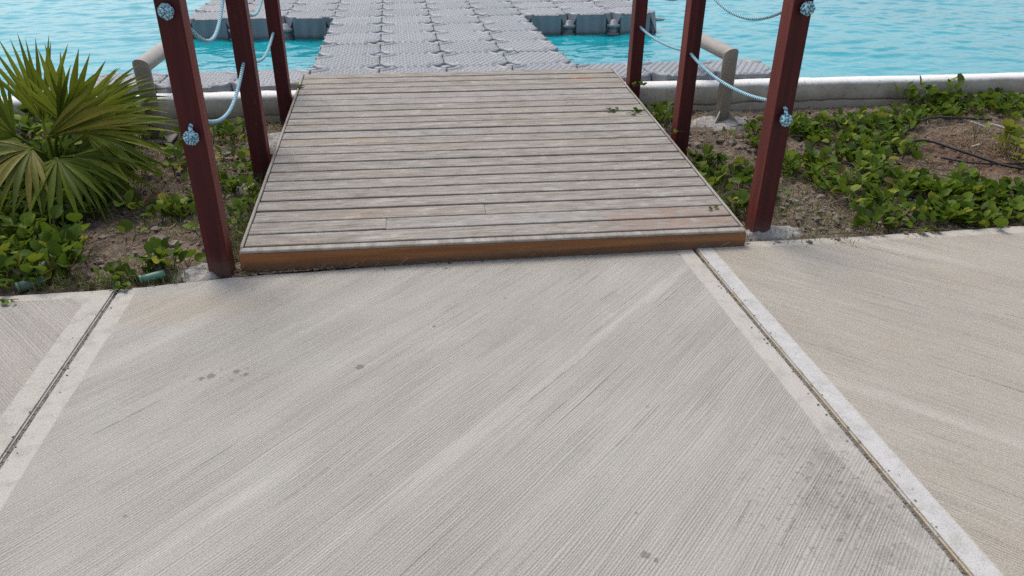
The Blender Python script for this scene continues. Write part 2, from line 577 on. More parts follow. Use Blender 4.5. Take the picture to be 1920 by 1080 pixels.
def float_mat():
    m = NT('grey_float_plastic', 0.5, 0.45)
    p = m.pos()
    rn = m.rnd()
    b = m.noise(p, 3, 5, 0.6)
    b2 = m.noise(p, 40, 4, 0.6)
    c = m.mix(rn, (0.245, 0.268, 0.30), (0.315, 0.335, 0.365))
    gz = m.xyz(m.obj())[2]
    c = m.mix(m.math('MULTIPLY', m.rng(gz, 0.007, 0.0, 0, 0.5), m.rng(gz, -0.03, -0.012)), c, (0.17, 0.18, 0.20))
    c = m.mix(m.rng(b, 0.5, 0.75, 0, 0.35), c, (0.40, 0.41, 0.43))
    c = m.mix(m.rng(b2, 0.5, 0.72, 0, 0.35), c, (0.24, 0.25, 0.26))
    x, y, z = m.xyz(p)
    st = m.math('MULTIPLY', m.rng(m.noise(m.map(p, scale=(3.1, 4.7, 1)), 1.0, 6, 0.7), 0.52, 0.68), 0.45)
    c = m.mix(st, c, (0.21, 0.205, 0.195))
    alg = m.rng(m.math('ADD', z, m.math('MULTIPLY', m.noise(p, 12, 3), 0.03)), 0.075, 0.12, 1, 0)
    c = m.mix(m.math('MULTIPLY', alg, 0.7), c, (0.06, 0.085, 0.075))
    return m.out(c, m.rng(b2, 0.3, 0.7, 0.38, 0.6), m.bump(b2, 0.12, 0.002))


def water_mat():
    m = NT('lagoon_water', 0.04, 0.5)
    m.alb = 1.0
    p = m.pos()
    n1 = m.noise(m.map(p, scale=(5, 9, 1)), 1.0, 3, 0.5)
    n2 = m.noise(m.map(p, scale=(14, 24, 1)), 1.0, 2, 0.5)
    h = m.math('ADD', n1, m.math('MULTIPLY', n2, 0.35))
    b = m.noise(p, 0.35, 3)
    c = m.mix(m.rng(b, 0.3, 0.7), (0.003, 0.25, 0.305), (0.004, 0.29, 0.345))
    m.b.inputs['IOR'].default_value = 1.33
    return m.out(c, 0.03, m.bump(h, 0.16, 0.05))


def wall_mat():
    m = NT('coping_concrete', 0.85, 0.3)
    p = m.pos()
    x, y, z = m.xyz(p)
    n = m.noise(p, 7, 6, 0.65)
    st = m.noise(m.map(p, scale=(9, 9, 2.2)), 1.0, 5, 0.6)
    c = m.ramp(n, [(0.3, (0.42, 0.385, 0.31)), (0.7, (0.60, 0.565, 0.49))])
    # whiter cap above the face, stained foot
    cap = m.rng(m.math('ADD', z, m.math('MULTIPLY', m.math('SUBTRACT', st, 0.5), 0.03)), 0.205, 0.228)
    c = m.mix(m.math('MULTIPLY', cap, 0.85), c, (0.95, 0.95, 0.93))
    low = m.rng(m.math('ADD', z, m.math('MULTIPLY', m.math('SUBTRACT', st, 0.5), 0.16)), 0.06, 0.19, 1, 0)
    c = m.mix(m.math('MULTIPLY', low, 0.65), c, (0.22, 0.185, 0.135))
    c = m.mix(m.rng(m.noise(p, 38, 3), 0.58, 0.7, 0, 0.4), c, (0.16, 0.14, 0.11))
    return m.out(c, 0.9, m.bump(m.math('ADD', n, m.math('MULTIPLY', m.noise(p, 120, 3), 0.3)), 0.35, 0.01))


def soil_mat():
    m = NT('garden_soil', 0.95, 0.15)
    p = m.pos()
    n = m.noise(p, 9, 6, 0.7)
    n2 = m.noise(p, 55, 5, 0.7)
    n3 = m.noise(p, 190, 3, 0.6)
    c = m.ramp(n, [(0.3, (0.12, 0.090, 0.065)), (0.55, (0.24, 0.185, 0.14)), (0.75, (0.37, 0.30, 0.235))])
    c = m.mix(m.rng(n2, 0.5, 0.72, 0, 0.6), c, (0.36, 0.31, 0.26))
    c = m.mix(m.rng(n2, 0.46, 0.3, 0, 0.75), c, (0.055, 0.042, 0.033))
    red = m.blob(p, 3.75, 4.1, 1.1, 0.6, 0.7)
    c = m.mix(m.math('MULTIPLY', red, 0.55), c, (0.17, 0.085, 0.06))
    pale = m.math('MULTIPLY', m.blob(p, -1.05, 3.25, 0.35, 0.25, 0.9), m.rng(n, 0.35, 0.6))
    c = m.mix(m.math('MULTIPLY', pale, 0.5), c, (0.36, 0.28, 0.20))
    c = m.mix(m.rng(n3, 0.62, 0.75, 0, 0.5), c, (0.45, 0.41, 0.36))
    return m.out(c, 0.95, m.bump(m.math('ADD', n2, m.math('MULTIPLY', n3, 0.5)), 0.8, 0.02))


def leaf_mat(name, dark, mid, light, trans=0.25, yellow=None):
    m = NT(name, 0.55, 0.12)
    r = m.math('FRACT', m.math('ADD', m.rnd(), m.island()))
    c = m.ramp(r, [(0.0, (0.16, 0.10, 0.045) if yellow else dark), (0.035, dark), (0.5, mid), (0.90, light), (0.985, yellow or light)])
    n = m.noise(m.pos(), 45, 3)
    c = m.mix(m.rng(n, 0.35, 0.7, 0, 0.35), c, dark)
    m.out(c, 0.48)
    tr = m.n('ShaderNodeBsdfTranslucent')
    m.set(tr.inputs['Color'], m.mix(0.5, c, light))
    mx = m.n('ShaderNodeMixShader')
    mx.inputs[0].default_value = trans
    m.t.links.new(m.b.outputs[0], mx.inputs[1])
    m.t.links.new(tr.outputs[0], mx.inputs[2])
    m.t.links.new(mx.outputs[0], m.t.nodes['Material Output'].inputs['Surface'])
    return m.m


def plain(name, a, b, scale=20.0, rough=0.7, bump=0.2, dist=0.004, spec=0.4, metal=0.0):
    m = NT(name, rough, spec)
    n = m.noise(m.pos(), scale, 5, 0.65)
    m.b.inputs['Metallic'].default_value = metal
    return m.out(m.ramp(n, [(0.3, a), (0.7, b)]), rough, m.bump(n, bump, dist))


M_C = concrete('broomed_concrete', 45, (0.50, 0.48, 0.435), (0.455, 0.43, 0.38), [(-1.20, -1.128), (1.222, 1.30)], seed=0.3, spots=True)
M_R = concrete('broomed_concrete_warm', -45, (0.50, 0.46, 0.39), (0.475, 0.42, 0.34), [(1.31, 1.39), (3.74, 3.83)], edge_y=2.975, seed=1.7, strip=(1.316, 1.388))
M_L = concrete('broomed_concrete_grey', -50, (0.475, 0.445, 0.40), (0.45, 0.415, 0.365), [(-1.305, -1.21), (-3.73, -3.64)], edge_y=2.862, seed=3.1)
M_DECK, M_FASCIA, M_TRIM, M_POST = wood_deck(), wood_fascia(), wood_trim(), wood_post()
M_ROPE, M_FLOAT, M_WATER, M_WALL, M_SOIL = rope_mat(), float_mat(), water_mat(), wall_mat(), soil_mat()
M_LEAF = leaf_mat('creeper_leaf', (0.034, 0.070, 0.008), (0.088, 0.152, 0.014), (0.185, 0.27, 0.028), 0.3, (0.33, 0.31, 0.03))
M_PALM = leaf_mat('palm_leaf', (0.060, 0.095, 0.008), (0.14, 0.19, 0.016), (0.25, 0.28, 0.034), 0.3)
M_PALMDRY = leaf_mat('palm_leaf_yellowing', (0.07, 0.10, 0.015), (0.14, 0.155, 0.025), (0.27, 0.24, 0.06), 0.2)
M_YLEAF = leaf_mat('yellow_green_leaf', (0.12, 0.17, 0.02), (0.22, 0.26, 0.03), (0.33, 0.35, 0.05), 0.3)
M_GRASS = leaf_mat('grass_blade', (0.06, 0.10, 0.02), (0.14, 0.17, 0.05), (0.30, 0.28, 0.13), 0.2)
M_STRAW = leaf_mat('dry_straw', (0.16, 0.11, 0.06), (0.30, 0.22, 0.12), (0.48, 0.38, 0.24), 0.1)
M_STEM = plain('stem', (0.08, 0.07, 0.03), (0.17, 0.13, 0.07), 40)
M_SEDIMENT = plain('joint_sediment', (0.13, 0.12, 0.105), (0.40, 0.38, 0.34), 110, 0.95, 0.8, 0.01, 0.1)
M_STONE = plain('gravel_stone', (0.12, 0.095, 0.075), (0.36, 0.31, 0.26), 30, 0.9, 0.4, 0.006, 0.2)
M_CEMENT = plain('spilled_cement', (0.26, 0.245, 0.225), (0.52, 0.505, 0.48), 34, 0.95, 0.9, 0.02, 0.15)
M_RAIL = plain('painted_rail_steel', (0.285, 0.25, 0.205), (0.37, 0.335, 0.285), 14, 0.38, 0.08, 0.002, 0.5)
M_CORE = plain('rope_core', (0.02, 0.10, 0.17), (0.08, 0.26, 0.36), 90, 0.8)
M_HOSE = plain('black_hose', (0.012, 0.011, 0.012), (0.035, 0.03, 0.03), 40, 0.5, 0.1)
M_GREEN = plain('green_plastic', (0.05, 0.15, 0.105), (0.12, 0.27, 0.195), 22, 0.45, 0.1)
M_GREEN2 = plain('faded_green_plastic', (0.035, 0.075, 0.05), (0.10, 0.165, 0.12), 22, 0.55, 0.1)
M_DEAD = plain('dead_leaf', (0.17, 0.085, 0.04), (0.36, 0.21, 0.11), 30, 0.8, 0.3)
M_WHITE = plain('bleached_stick', (0.40, 0.37, 0.33), (0.66, 0.63, 0.58), 40, 0.8, 0.3)
M_EARTH = plain('far_ground', (0.16, 0.14, 0.11), (0.26, 0.23, 0.18), 2, 0.95, 0.2)

# ------------------------------------------------------------------ the setting
WZ = 0.06                                   # water level


def soil_z(x, y):
    x, y = np.asarray(x, float), np.asarray(y, float)
    t = np.clip((y - 3.0) / 2.2, 0, 1)
    z = -0.012 + 0.06 * t
    z = z + 0.018 * vnoise(x * 2.3, y * 2.3, 3) * np.clip((y - 2.95) * 3, 0.15, 1)
    z = z + 0.012 * vnoise(x * 7, y * 7, 5)
    c = np.abs(vnoise(x * 21, y * 21, 8))
    z = z + 0.022 * (1 - c) ** 2 + 0.013 * np.abs(vnoise(x * 45, y * 45, 9))
    return z - 0.02


# ground: one sheet to the horizon, under everything
V, F = box(-900, 900, -900, 900, -0.60, -0.55)
tag(add('ground', V, F, M_EARTH), kind='structure')

# water: fine waves near, flat and wide beyond
xs = np.concatenate([[-700, -60, -14], np.arange(-7.5, 11.5, 0.034), [18, 60, 700]])
ys = np.concatenate([np.arange(5.33, 13.2, 0.034), [16, 40, 800]])
X, Y, F = grid(xs, ys)
Z = np.zeros_like(X)
wr = np.random.default_rng(11)
for k in range(70):
    lam = 0.10 * (0.7 / 0.10) ** wr.random()
    th = math.pi / 2 + wr.normal(0, 0.55)
    amp = 0.00135 * (lam / 0.3) ** 0.9 * (0.6 + 0.8 * wr.random())
    kx, ky = 2 * math.pi / lam * math.cos(th), 2 * math.pi / lam * math.sin(th)
    env = 0.6 + 0.4 * np.sin(X * wr.normal(0, 0.9) + Y * wr.normal(0, 0.9) + wr.random() * 6)
    Z += amp * env * np.sin(kx * X + ky * Y + wr.random() * 6.28)
fade = np.clip((X + 7.6) / 0.5, 0, 1) * np.clip((11.5 - X) / 0.5, 0, 1) * np.clip((13.2 - Y) / 0.5, 0, 1)
Z = WZ + Z * fade * (0.55 + 0.45 * np.clip((Y - 5.4) / 2.5, 0, 1))
tag(add('water', np.stack([X.ravel(), Y.ravel(), Z.ravel()], 1), F, M_WATER, smooth=True, origin=(0, 9, WZ)), kind='structure')

# garden soil between pavement and wall
xs = np.concatenate([[-14, -8, -5, -3.6], np.arange(-2.9, 5.6, 0.0135), [7, 10, 16]])
ys = np.arange(2.80, 5.245, 0.0135)
X, Y, F = grid(xs, ys)
Z = soil_z(X, Y)
Z[:] = np.where(Y < 2.9, Z - 0.05, Z)
soil = add('garden_soil', np.stack([X.ravel(), Y.ravel(), Z.ravel()], 1), F, M_SOIL, smooth=True, origin=(0, 4, 0))
tag(soil, kind='structure')


def sz(x, y):
    return float(soil_z(x, y))


# pavement: bed with dirty joints, and cast slabs
def edge_line(x):
    return float(np.interp(x, [-14, -1.66, -1.2, -0.73, 0.3, 1.3, 2.1, 3.06, 14], [2.85, 2.905, 2.915, 2.968, 3.008, 3.035, 3.022, 3.045, 3.10]))


V, F = box(-13, 14, -6, 2.86, -0.14, -0.008)
pv = add('pavement', V, F, M_SEDIMENT)
tag(pv, kind='structure')


def slab(x0, x1, z, mat):
    bm = bmesh.new()
    n = 24
    front = [(x0 + (x1 - x0) * i / n) for i in range(n + 1)]
    pts = [(x0, -6), (x1, -6)] + [(x, edge_line(x) + 0.006 * float(vnoise(np.array([x * 9.0]), np.array([0.5]), 4)[0])) for x in reversed(front)]
    top = bm.faces.new([bm.verts.new((x, y, z)) for x, y in pts])
    ret = bmesh.ops.extrude_face_region(bm, geom=[top])
    for v in ret['geom']:
        if isinstance(v, bmesh.types.BMVert):
            v.co.z -= 0.11
    bmesh.ops.recalc_face_normals(bm, faces=bm.faces)
    es = [e for e in bm.edges if all(abs(v.co.z - z) < 1e-5 for v in e.verts)]
    bmesh.ops.bevel(bm, geom=es, offset=0.006, segments=2, affect='EDGES')
    bm.verts.index_update()
    V = [v.co[:] for v in bm.verts]
    F = [[v.index for v in f.verts] for f in bm.faces]
    bm.free()
    return add('slab', V, F, mat, pv)


slab(-3.725, -1.216, 0.001, M_L)
slab(-1.204, 1.302, 0.0, M_C)
slab(1.313, 3.822, 0.005, M_R)
slab(3.836, 6.34, 0.004, M_C)
slab(-6.24, -3.739, 0.0, M_R)

# grit lying in the two joints
parts = []
ico = bmesh.new()
bmesh.ops.create_icosphere(ico, subdivisions=1, radius=1)
ICOV = np.array([v.co[:] for v in ico.verts])
ICOF = [tuple(v.index for v in f.verts) for f in ico.faces]
ico.free()


def rock(x, y, z, s):
    a = rng.random() * 6.28
    c, s_ = math.cos(a), math.sin(a)
    v = ICOV * (1 + 0.28 * rng.standard_normal((len(ICOV), 1)).clip(-1.2, 1.2)) * np.array([s, s * (0.6 + 0.4 * rng.random()), s * (0.5 + 0.3 * rng.random())])
    v = np.stack([v[:, 0] * c - v[:, 1] * s_, v[:, 0] * s_ + v[:, 1] * c, v[:, 2]], 1)
    return v + np.array([x, y, z]), ICOF


for i in range(900):
    jx = -1.21 if i % 2 else 1.308
    y = 0.9 + 2.0 * rng.random()
    off = rng.normal(0, 0.004) if rng.random() < 0.85 else rng.normal(0, 0.02)
    zz = -0.007 if abs(off) < 0.006 else (0.002 if off < 0 or i % 2 else 0.006)
    parts.append(rock(jx + off, y, zz, 0.0015 + 0.0035 * rng.random() ** 2))
V, F = join(parts)
tag(add('joint_grit', V, F, M_SEDIMENT), 'dark grit caught in the joints between pavement slabs', 'grit', kind='stuff')

# coping wall of the lagoon
prof = [(5.185, -0.12), (5.185, 0.078), (5.190, 0.084), (5.206, 0.086), (5.206, 0.091), (5.192, 0.094), (5.188, 0.105), (5.190, 0.175), (5.192, 0.208), (5.199, 0.225), (5.213, 0.235), (5.250, 0.239), (5.300, 0.239), (5.318, 0.233), (5.326, 0.218), (5.328, -0.12)]
xs = np.concatenate([[-14, -9], np.arange(-5.0, 8.0, 0.03), [10, 16]])
V, F = [], []
for i, x in enumerate(xs):
    wob = 0.006 * float(vnoise(np.array([x * 1.3]), np.array([1.0]), 21)[0])
    cr = 0.008 * float(vnoise(np.array([x * 3.1]), np.array([2.0]), 22)[0]) + 0.004 * float(vnoise(np.array([x * 17]), np.array([2.0]), 23)[0])
    low = -0.055 if -0.66 < x < 1.535 else 0.0        # cut down where the ramp crosses
    for k, (y, z) in enumerate(prof):
        dz = cr if 1 <= k <= 6 else 0.0
        if k >= 7 and k < 15:
            dz += low
        rgh = 0.0035 * float(vnoise(np.array([x * 11]), np.array([k * 0.7]), 24)[0])
        shut = 0.0 if x > 1.5 or k not in (3, 4) else -0.010   # the crack only opens on the right
        V.append((x, y + wob + rgh + shut, z + dz + rgh * 0.6))
m = len(prof)
for i in range(len(xs) - 1):
    for k in range(m - 1):
        F.append((i * m + k, i * m + k + 1, (i + 1) * m + k + 1, (i + 1) * m + k))
F.append(tuple(range(m)))
F.append(tuple((len(xs) - 1) * m + k for k in range(m - 1, -1, -1)))
wl = add('coping_wall', V, F, M_WALL, smooth=True, origin=(0.5, 5.25, 0))
tag(wl, 'low white-topped concrete wall with rounded top between garden bed and lagoon', 'wall')

# ------------------------------------------------------------------ floating pontoon
PZ, S = 0.267, 0.5
OX, OY = -0.6545, 5.825                      # a grid node: left side of the walkway


def float_block_mesh():
    n = 84
    h = S / 2 - 0.0016
    g = np.linspace(-h, h, n)
    X, Y, F = grid(g, g)
    ax, ay = np.abs(X), np.abs(Y)
    a, b = X / 0.052 + Y / 0.088, X / 0.052 - Y / 0.088
    pad = np.minimum(np.abs(np.sin(math.pi * a)), np.abs(np.sin(math.pi * b)))
    pad = np.clip(pad / 0.55, 0, 1)
    pad = pad * pad * (3 - 2 * pad)
    edge = np.minimum(h - ax, h - ay)
    corner = np.hypot(h - ax, h - ay)
    inner = np.clip((edge - 0.012) / 0.012, 0, 1) * np.clip((corner - 0.135) / 0.015, 0, 1)
    Z = 0.009 * pad * inner
    Z -= 0.006 * np.exp(-((corner - 0.128) / 0.008) ** 2)
    Z += 0.013 * np.exp(-((corner - 0.098) / 0.022) ** 2)
    r = 0.008
    d = np.clip(r - edge, 0, r)
    Z -= r - np.sqrt(np.maximum(r * r - d * d, 0))
    cut = ax + ay - (2 * h - 0.092)
    Z = np.where(cut > 0, np.minimum(Z, -2.3 * cut), Z)
    # scalloped edges
    sc = 0.0032 * np.sin(2 * math.pi * X / 0.125)
    Y2 = Y + np.where(ay > h - 0.03, sc * np.clip((ay - (h - 0.03)) / 0.03, 0, 1), 0)
    sc = 0.0032 * np.sin(2 * math.pi * Y / 0.125)
    X2 = X + np.where(ax > h - 0.03, sc * np.clip((ax - (h - 0.03)) / 0.03, 0, 1), 0)
    V = np.stack([X2.ravel(), Y2.ravel(), Z.ravel()], 1)
    idx = np.arange(n * n).reshape(n, n)
    ring = np.concatenate([idx[0, :-1], idx[:-1, -1], idx[-1, :0:-1], idx[:0:-1, 0]])
    top = V[ring]
    c = np.hypot(h - np.abs(top[:, 0]), h - np.abs(top[:, 1]))
    nrm = np.zeros((len(ring), 2))
    nrm[:, 0] = np.where(np.abs(np.abs(X.ravel()[ring]) - h) < 1e-6, np.sign(X.ravel()[ring]), 0)
    nrm[:, 1] = np.where(np.abs(np.abs(Y.ravel()[ring]) - h) < 1e-6, np.sign(Y.ravel()[ring]), 0)
    t = X.ravel()[ring] * np.abs(nrm[:, 1]) + Y.ravel()[ring] * np.abs(nrm[:, 0])
    corr = 0.010 * (0.5 + 0.5 * np.cos(2 * math.pi * t / 0.115)) * np.clip((0.17 - np.abs(t)) / 0.03, 0, 1)
    inset = np.clip((np.abs(t) - 0.165) / 0.012, 0, 1) * 0.05
    layers = [top]
    for z, k in ((-0.035, 1.0), (-0.20, 1.0), (-0.33, 1.0), (-0.40, 1.0)):
        L = top.copy()
        L[:, :2] -= nrm * (corr * k + inset + (0.02 if z < -0.35 else 0.0))[:, None]
        L[:, 2] = np.minimum(z, top[:, 2] - 0.004 * (1 + abs(z) * 10))
        layers.append(L)
    nr = len(ring)
    Fs = [tuple(f) for f in F]
    base = len(V)
    allV = [V] + layers[1:]
    rings = [ring] + [base + i * nr + np.arange(nr) for i in range(len(layers) - 1)]
    for a_, b_ in zip(rings[:-1], rings[1:]):
        for k in range(nr):
            k2 = (k + 1) % nr
            Fs.append((a_[k], b_[k], b_[k2], a_[k2]))
    Fs.append(tuple(rings[-1]))
    return mesh_np('float_block', np.concatenate(allV), [tuple(int(i) for i in f) for f in Fs], M_FLOAT, smooth=True)


def lathe(prof, n=20, sx=1.0, sy=1.0):
    V, F = [], []
    for r, z in prof:
        for k in range(n):
            a = 2 * math.pi * k / n
            V.append((r * math.cos(a) * sx, r * math.sin(a) * sy, z))
    for i in range(len(prof) - 1):
        for k in range(n):
            k2 = (k + 1) % n
            F.append((i * n + k, i * n + k2, (i + 1) * n + k2, (i + 1) * n + k))
    F.append(tuple(range(n - 1, -1, -1)))
    F.append(tuple((len(prof) - 1) * n + k for k in range(n)))
    return V, F


SHAFT = [(0.02, -0.30), (0.038, -0.29), (0.038, -0.225), (0.072, -0.22), (0.075, -0.195), (0.040, -0.19), (0.040, -0.135), (0.070, -0.13), (0.072, -0.105), (0.045, -0.10)]
V, F = lathe(SHAFT + [(0.035, -0.03), (0.036, -0.024), (0.040, -0.012), (0.035, 0.000), (0.024, 0.005), (0.008, 0.006)], 20, 1.15, 1.0)
ME_PIN = mesh_np('connector_pin', V, F, M_FLOAT, smooth=True)
V, F = lathe(SHAFT + [(0.030, -0.06), (0.012, -0.055)], 16)
ME_LUG = mesh_np('connector_lug', V, F, M_FLOAT, smooth=True)
ME_FLOAT = float_block_mesh()

pont = thing('floating_pontoon', (0.345, 7.5, WZ), 'grey modular plastic pontoon floating on the lagoon behind the ramp', 'pontoon')
cells = set()
for i in range(4):
    for j in range(-1, 5):
        cells.add((i, j))
for i in range(-3, 7):
    for j in range(5, 12):
        cells.add((i, j))
for i in (-1, -2, -3, 4, 5, 6):
    cells.add((i, -1))
for (i, j) in sorted(cells):
    o = inst('float_block', ME_FLOAT, (OX + (i + 0.5) * S, OY + (j + 0.5) * S, PZ + float(rng.normal(0, 0.003))), pont)
    o.rotation_euler = (float(rng.normal(0, 0.004)), float(rng.normal(0, 0.004)), random.choice((0, math.pi)) + float(rng.normal(0, 0.002)))
nodes = {}
for (i, j) in cells:
    for di in (0, 1):
        for dj in (0, 1):
            nodes[(i + di, j + dj)] = nodes.get((i + di, j + dj), 0) + 1
for (i, j), c in sorted(nodes.items()):
    if c >= 3:
        inst('connector_pin', ME_PIN, (OX + i * S, OY + j * S, PZ), pont, rot=(0, 0, random.random() * 0.4))
    elif c == 2:
        inst('connector_lug', ME_LUG, (OX + i * S, OY + j * S, PZ), pont)
# mooring eye at the end of the right arm
V, F, _ = tube([(2.80, 8.62, 0.17), (2.90, 8.62, 0.17), (2.97, 8.60, 0.172), (3.0, 8.57, 0.172), (2.98, 8.54, 0.17), (2.90, 8.53, 0.17)], 0.012, 8)
add('mooring_eye', V, F, M_FLOAT, pont, smooth=True)

# ------------------------------------------------------------------ wooden ramp
A, B, Cc, D = [Vector(v) for v in ((-0.728, 3.035, 0.104), (1.552, 3.022, 0.088), (1.566, 5.485, 0.303), (-0.684, 5.489, 0.303))]


def rp(u, v, w=0.0):
    """u across 0..1, v along 0..1, w metres above the boards' top"""
    p = A.lerp(B, u).lerp(D.lerp(Cc, u), v)
    return Vector((p.x, p.y, p.z + w))


ramp = thing('wooden_ramp', (0.42, 4.25, 0.0), 'weathered grey slatted timber ramp leading from pavement to pontoon', 'ramp')
NP = 22
LEN = 2.47
for i in range(NP):
    g = 0.0072 / LEN
    ed = 0.014 / 2.28
    v0, v1 = i / NP + g, (i + 1) / NP - g
    j = rng.normal(0, 0.0007, 4)
    dz = float(rng.normal(0, 0.0010))
    u0_, u1_ = ed + 0.001 + float(rng.random() * 0.0012), 1 - ed - 0.001 - float(rng.random() * 0.0012)
    cut = {1: 0.272, 2: 0.477}.get(i)
    runs = [(u0_, u1_)] if cut is None else [(u0_, cut - 0.0001), (cut + 0.0001, u1_)]
    for (ua, ub) in runs:
        top = [rp(ua, v0 + j[0], dz), rp(ub, v0 + j[1], dz), rp(ub, v1 + j[2], dz), rp(ua, v1 + j[3], dz)]
        bot = [p - Vector((0, 0, 0.021)) for p in top]
        V, F = hexa(bot + top, 0.0025)
        add('plank', V, F, M_DECK, ramp)
# end rail along the front with its worn top, side trims, joists
def strip(name, u0_, u1_, v0, v1, w0, w1, mat, bev=0.003):
    c = [rp(u0_, v0, w0), rp(u1_, v0, w0), rp(u1_, v1, w0), rp(u0_, v1, w0), rp(u0_, v0, w1), rp(u1_, v0, w1), rp(u1_, v1, w1), rp(u0_, v1, w1)]
    V, F = hexa(c, bev)
    return add(name, V, F, mat, ramp)


fa = strip('fascia', 0.0, 1.0, -0.0155, -0.0022, -0.1005, -0.0125, M_FASCIA, 0.003)
strip('nosing', 0.002, 0.998, -0.0150, -0.0012, -0.0120, 0.001, M_TRIM, 0.003)
for s_ in (0, 1):
    u_a, u_b = ((0.0, 0.0058), (0.9942, 1.0))[s_]
    strip('side_trim', u_a, u_b, 0.0, 1.0, -0.034, 0.003, M_TRIM, 0.003)
    u_a, u_b = ((0.0005, 0.014), (0.986, 0.9995))[s_]
    strip('side_board', u_a, u_b, 0.001, 0.86, -0.115, -0.036, M_FASCIA)
for u_ in (0.25, 0.5, 0.75):
    strip('joist', u_ - 0.01, u_ + 0.01, 0.003, 0.86, -0.098, -0.024, M_FASCIA)

# ------------------------------------------------------------------ posts
def post(cx, cy, w, zb, label, rz=0.0, zt=1.24):
    V, F = hexa([(-w, -w, zb), (w, -w, zb), (w, w, zb), (-w, w, zb), (-w, -w, zt), (w, -w, zt), (w, w, zt), (-w, w, zt)], 0.005, 2)
    c, s = math.cos(rz), math.sin(rz)
    V = [(cx + x * c - y * s, cy + x * s + y * c, z) for x, y, z in V]
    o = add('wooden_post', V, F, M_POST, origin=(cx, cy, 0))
    return tag(o, label, 'post', 'red posts flanking the ramp')


PW = 0.0455
POSTS = {
    'L1': (-0.818, 3.045), 'L2': (-0.795, 4.145), 'L3': (-0.772, 5.130),
    'R1': (1.688, 3.150), 'R2': (1.660, 4.235), 'R3': (1.618, 5.125)}
post(*POSTS['L1'], PW, -0.1, 'dark red square post nearest the fan palm, standing at the ramp front corner', R(-1.5))
post(*POSTS['L2'], 0.047, -0.05, 'dark red square post halfway along the palm side of the ramp', R(1.0))
post(*POSTS['L3'], 0.042, -0.05, 'dark red square post on the palm side where ramp meets coping wall', R(-1))
post(*POSTS['R1'], PW, -0.1, 'bright red square post in front of the creeper bed on the right', R(3))
post(*POSTS['R2'], 0.043, -0.05, 'red square post right of the ramp, directly before the steel rail', R(2))
post(*POSTS['R3'], 0.042, -0.05, 'red square post on the right where ramp meets coping wall', R(1))

# ------------------------------------------------------------------ ropes
RR = 0.0082


def sag(a, b, d, n=16):
    a, b = Vector(a), Vector(b)
    P = []
    for i in range(n + 1):
        t = i / n
        p = a.lerp(b, t)
        p.z -= d * 4 * t * (1 - t)
        p.x += 0.006 * math.sin(t * 5.0)
        P.append(p)
    return P


def knot_mesh(c, r=0.0195, tr=0.0070, seed=0.0):
    P = []
    n = 300
    for i in range(n):
        t = 2 * math.pi * i / n
        lam, lat = 5 * t + seed, 1.20 * math.sin(6 * t)
        q = r + 0.0040 * math.cos(24 * t + 0.6)
        P.append(Vector((q * math.cos(lat) * math.cos(lam), q * math.cos(lat) * math.sin(lam), q * math.sin(lat))))
    P.append(P[0].copy())
    rot = Matrix.Rotation(R(62), 3, 'X') @ Matrix.Rotation(R(20 + 40 * seed), 3, 'Y')
    P = [rot @ p + Vector(c) for p in P]
    V, F, UV = tube(P, tr, 8, cap=False, mitre=False)
    return V, F, [(u_ * 1.7, v_) for u_, v_ in UV]


def rope(name, pts, sags, front, label, hang=0.0, seed=0.0):
    """pts: hole centres in each post (front to back)"""
    root = thing('rope', (pts[0][0], pts[0][1], pts[0][2]), label, 'rope', 'blue and white ropes through the posts')
    P = []
    first = Vector(pts[0])
    if hang:
        P += [first + Vector((0, -0.070, -hang)), first + Vector((0, -0.066, -hang * 0.5)), first + Vector((0, -0.058, -0.008))]
    else:
        P += [first + Vector((0, -0.056, 0))]
    for a, b, d in zip(pts[:-1], pts[1:], sags):
        a, b = Vector(a), Vector(b)
        P += [a + Vector((0, -0.03, 0))] + sag(a + Vector((0, 0.045, 0)), b + Vector((0, -0.045, 0)), d)
    P += [Vector(pts[-1]) + Vector((0, 0.06, 0))]
    V, F, UV = tube(P, RR, 10, mitre=False)
    add('strand', V, F, M_ROPE, root, smooth=True, uv=UV)
    kc = first + Vector((0, -0.072 - (0.006 if hang else 0), -hang - (0.012 if hang else 0)))
    V, F, UV = knot_mesh(kc, seed=seed)
    kn = add('knot', V, F, M_ROPE, root, smooth=True, uv=UV)
    add('core', ICOV * 0.0185 + np.array(kc), ICOF, M_CORE, kn, smooth=True)
    V, F, UV = knot_mesh(Vector(pts[-1]) + Vector((0, 0.068, 0)), seed=seed + 1)
    add('knot', V, F, M_ROPE, root, smooth=True, uv=UV)
    return root


zL1, zL2, zL3 = 0.655, 0.658, 0.650
rope('a', [(-0.818, 3.045, 0.655), (-0.795, 4.145, 0.660), (-0.777, 5.13, 0.648)], [0.115, 0.065], -1, 'lower blue and white rope sagging through the posts beside the palm', hang=0.032, seed=0.2)
rope('b', [(-0.820, 3.045, 1.073), (-0.835, 4.145, 1.01), (-0.79, 5.13, 0.93)], [0.175, 0.15], -1, 'upper blue and white rope with round knot on the palm side', seed=1.1)
rope('c', [(1.690, 3.150, 0.628), (1.655, 4.235, 0.650), (1.628, 5.125, 0.655)], [0.055, 0.03], 1, 'lower blue and white rope across the steel rail on the right', hang=0.040, seed=2.3)
rope('d', [(1.698, 3.150, 1.045), (1.68, 4.235, 1.03), (1.63, 5.125, 0.99)], [0.115, 0.13], 1, 'upper blue and white rope with round knot on the right posts', seed=3.4)

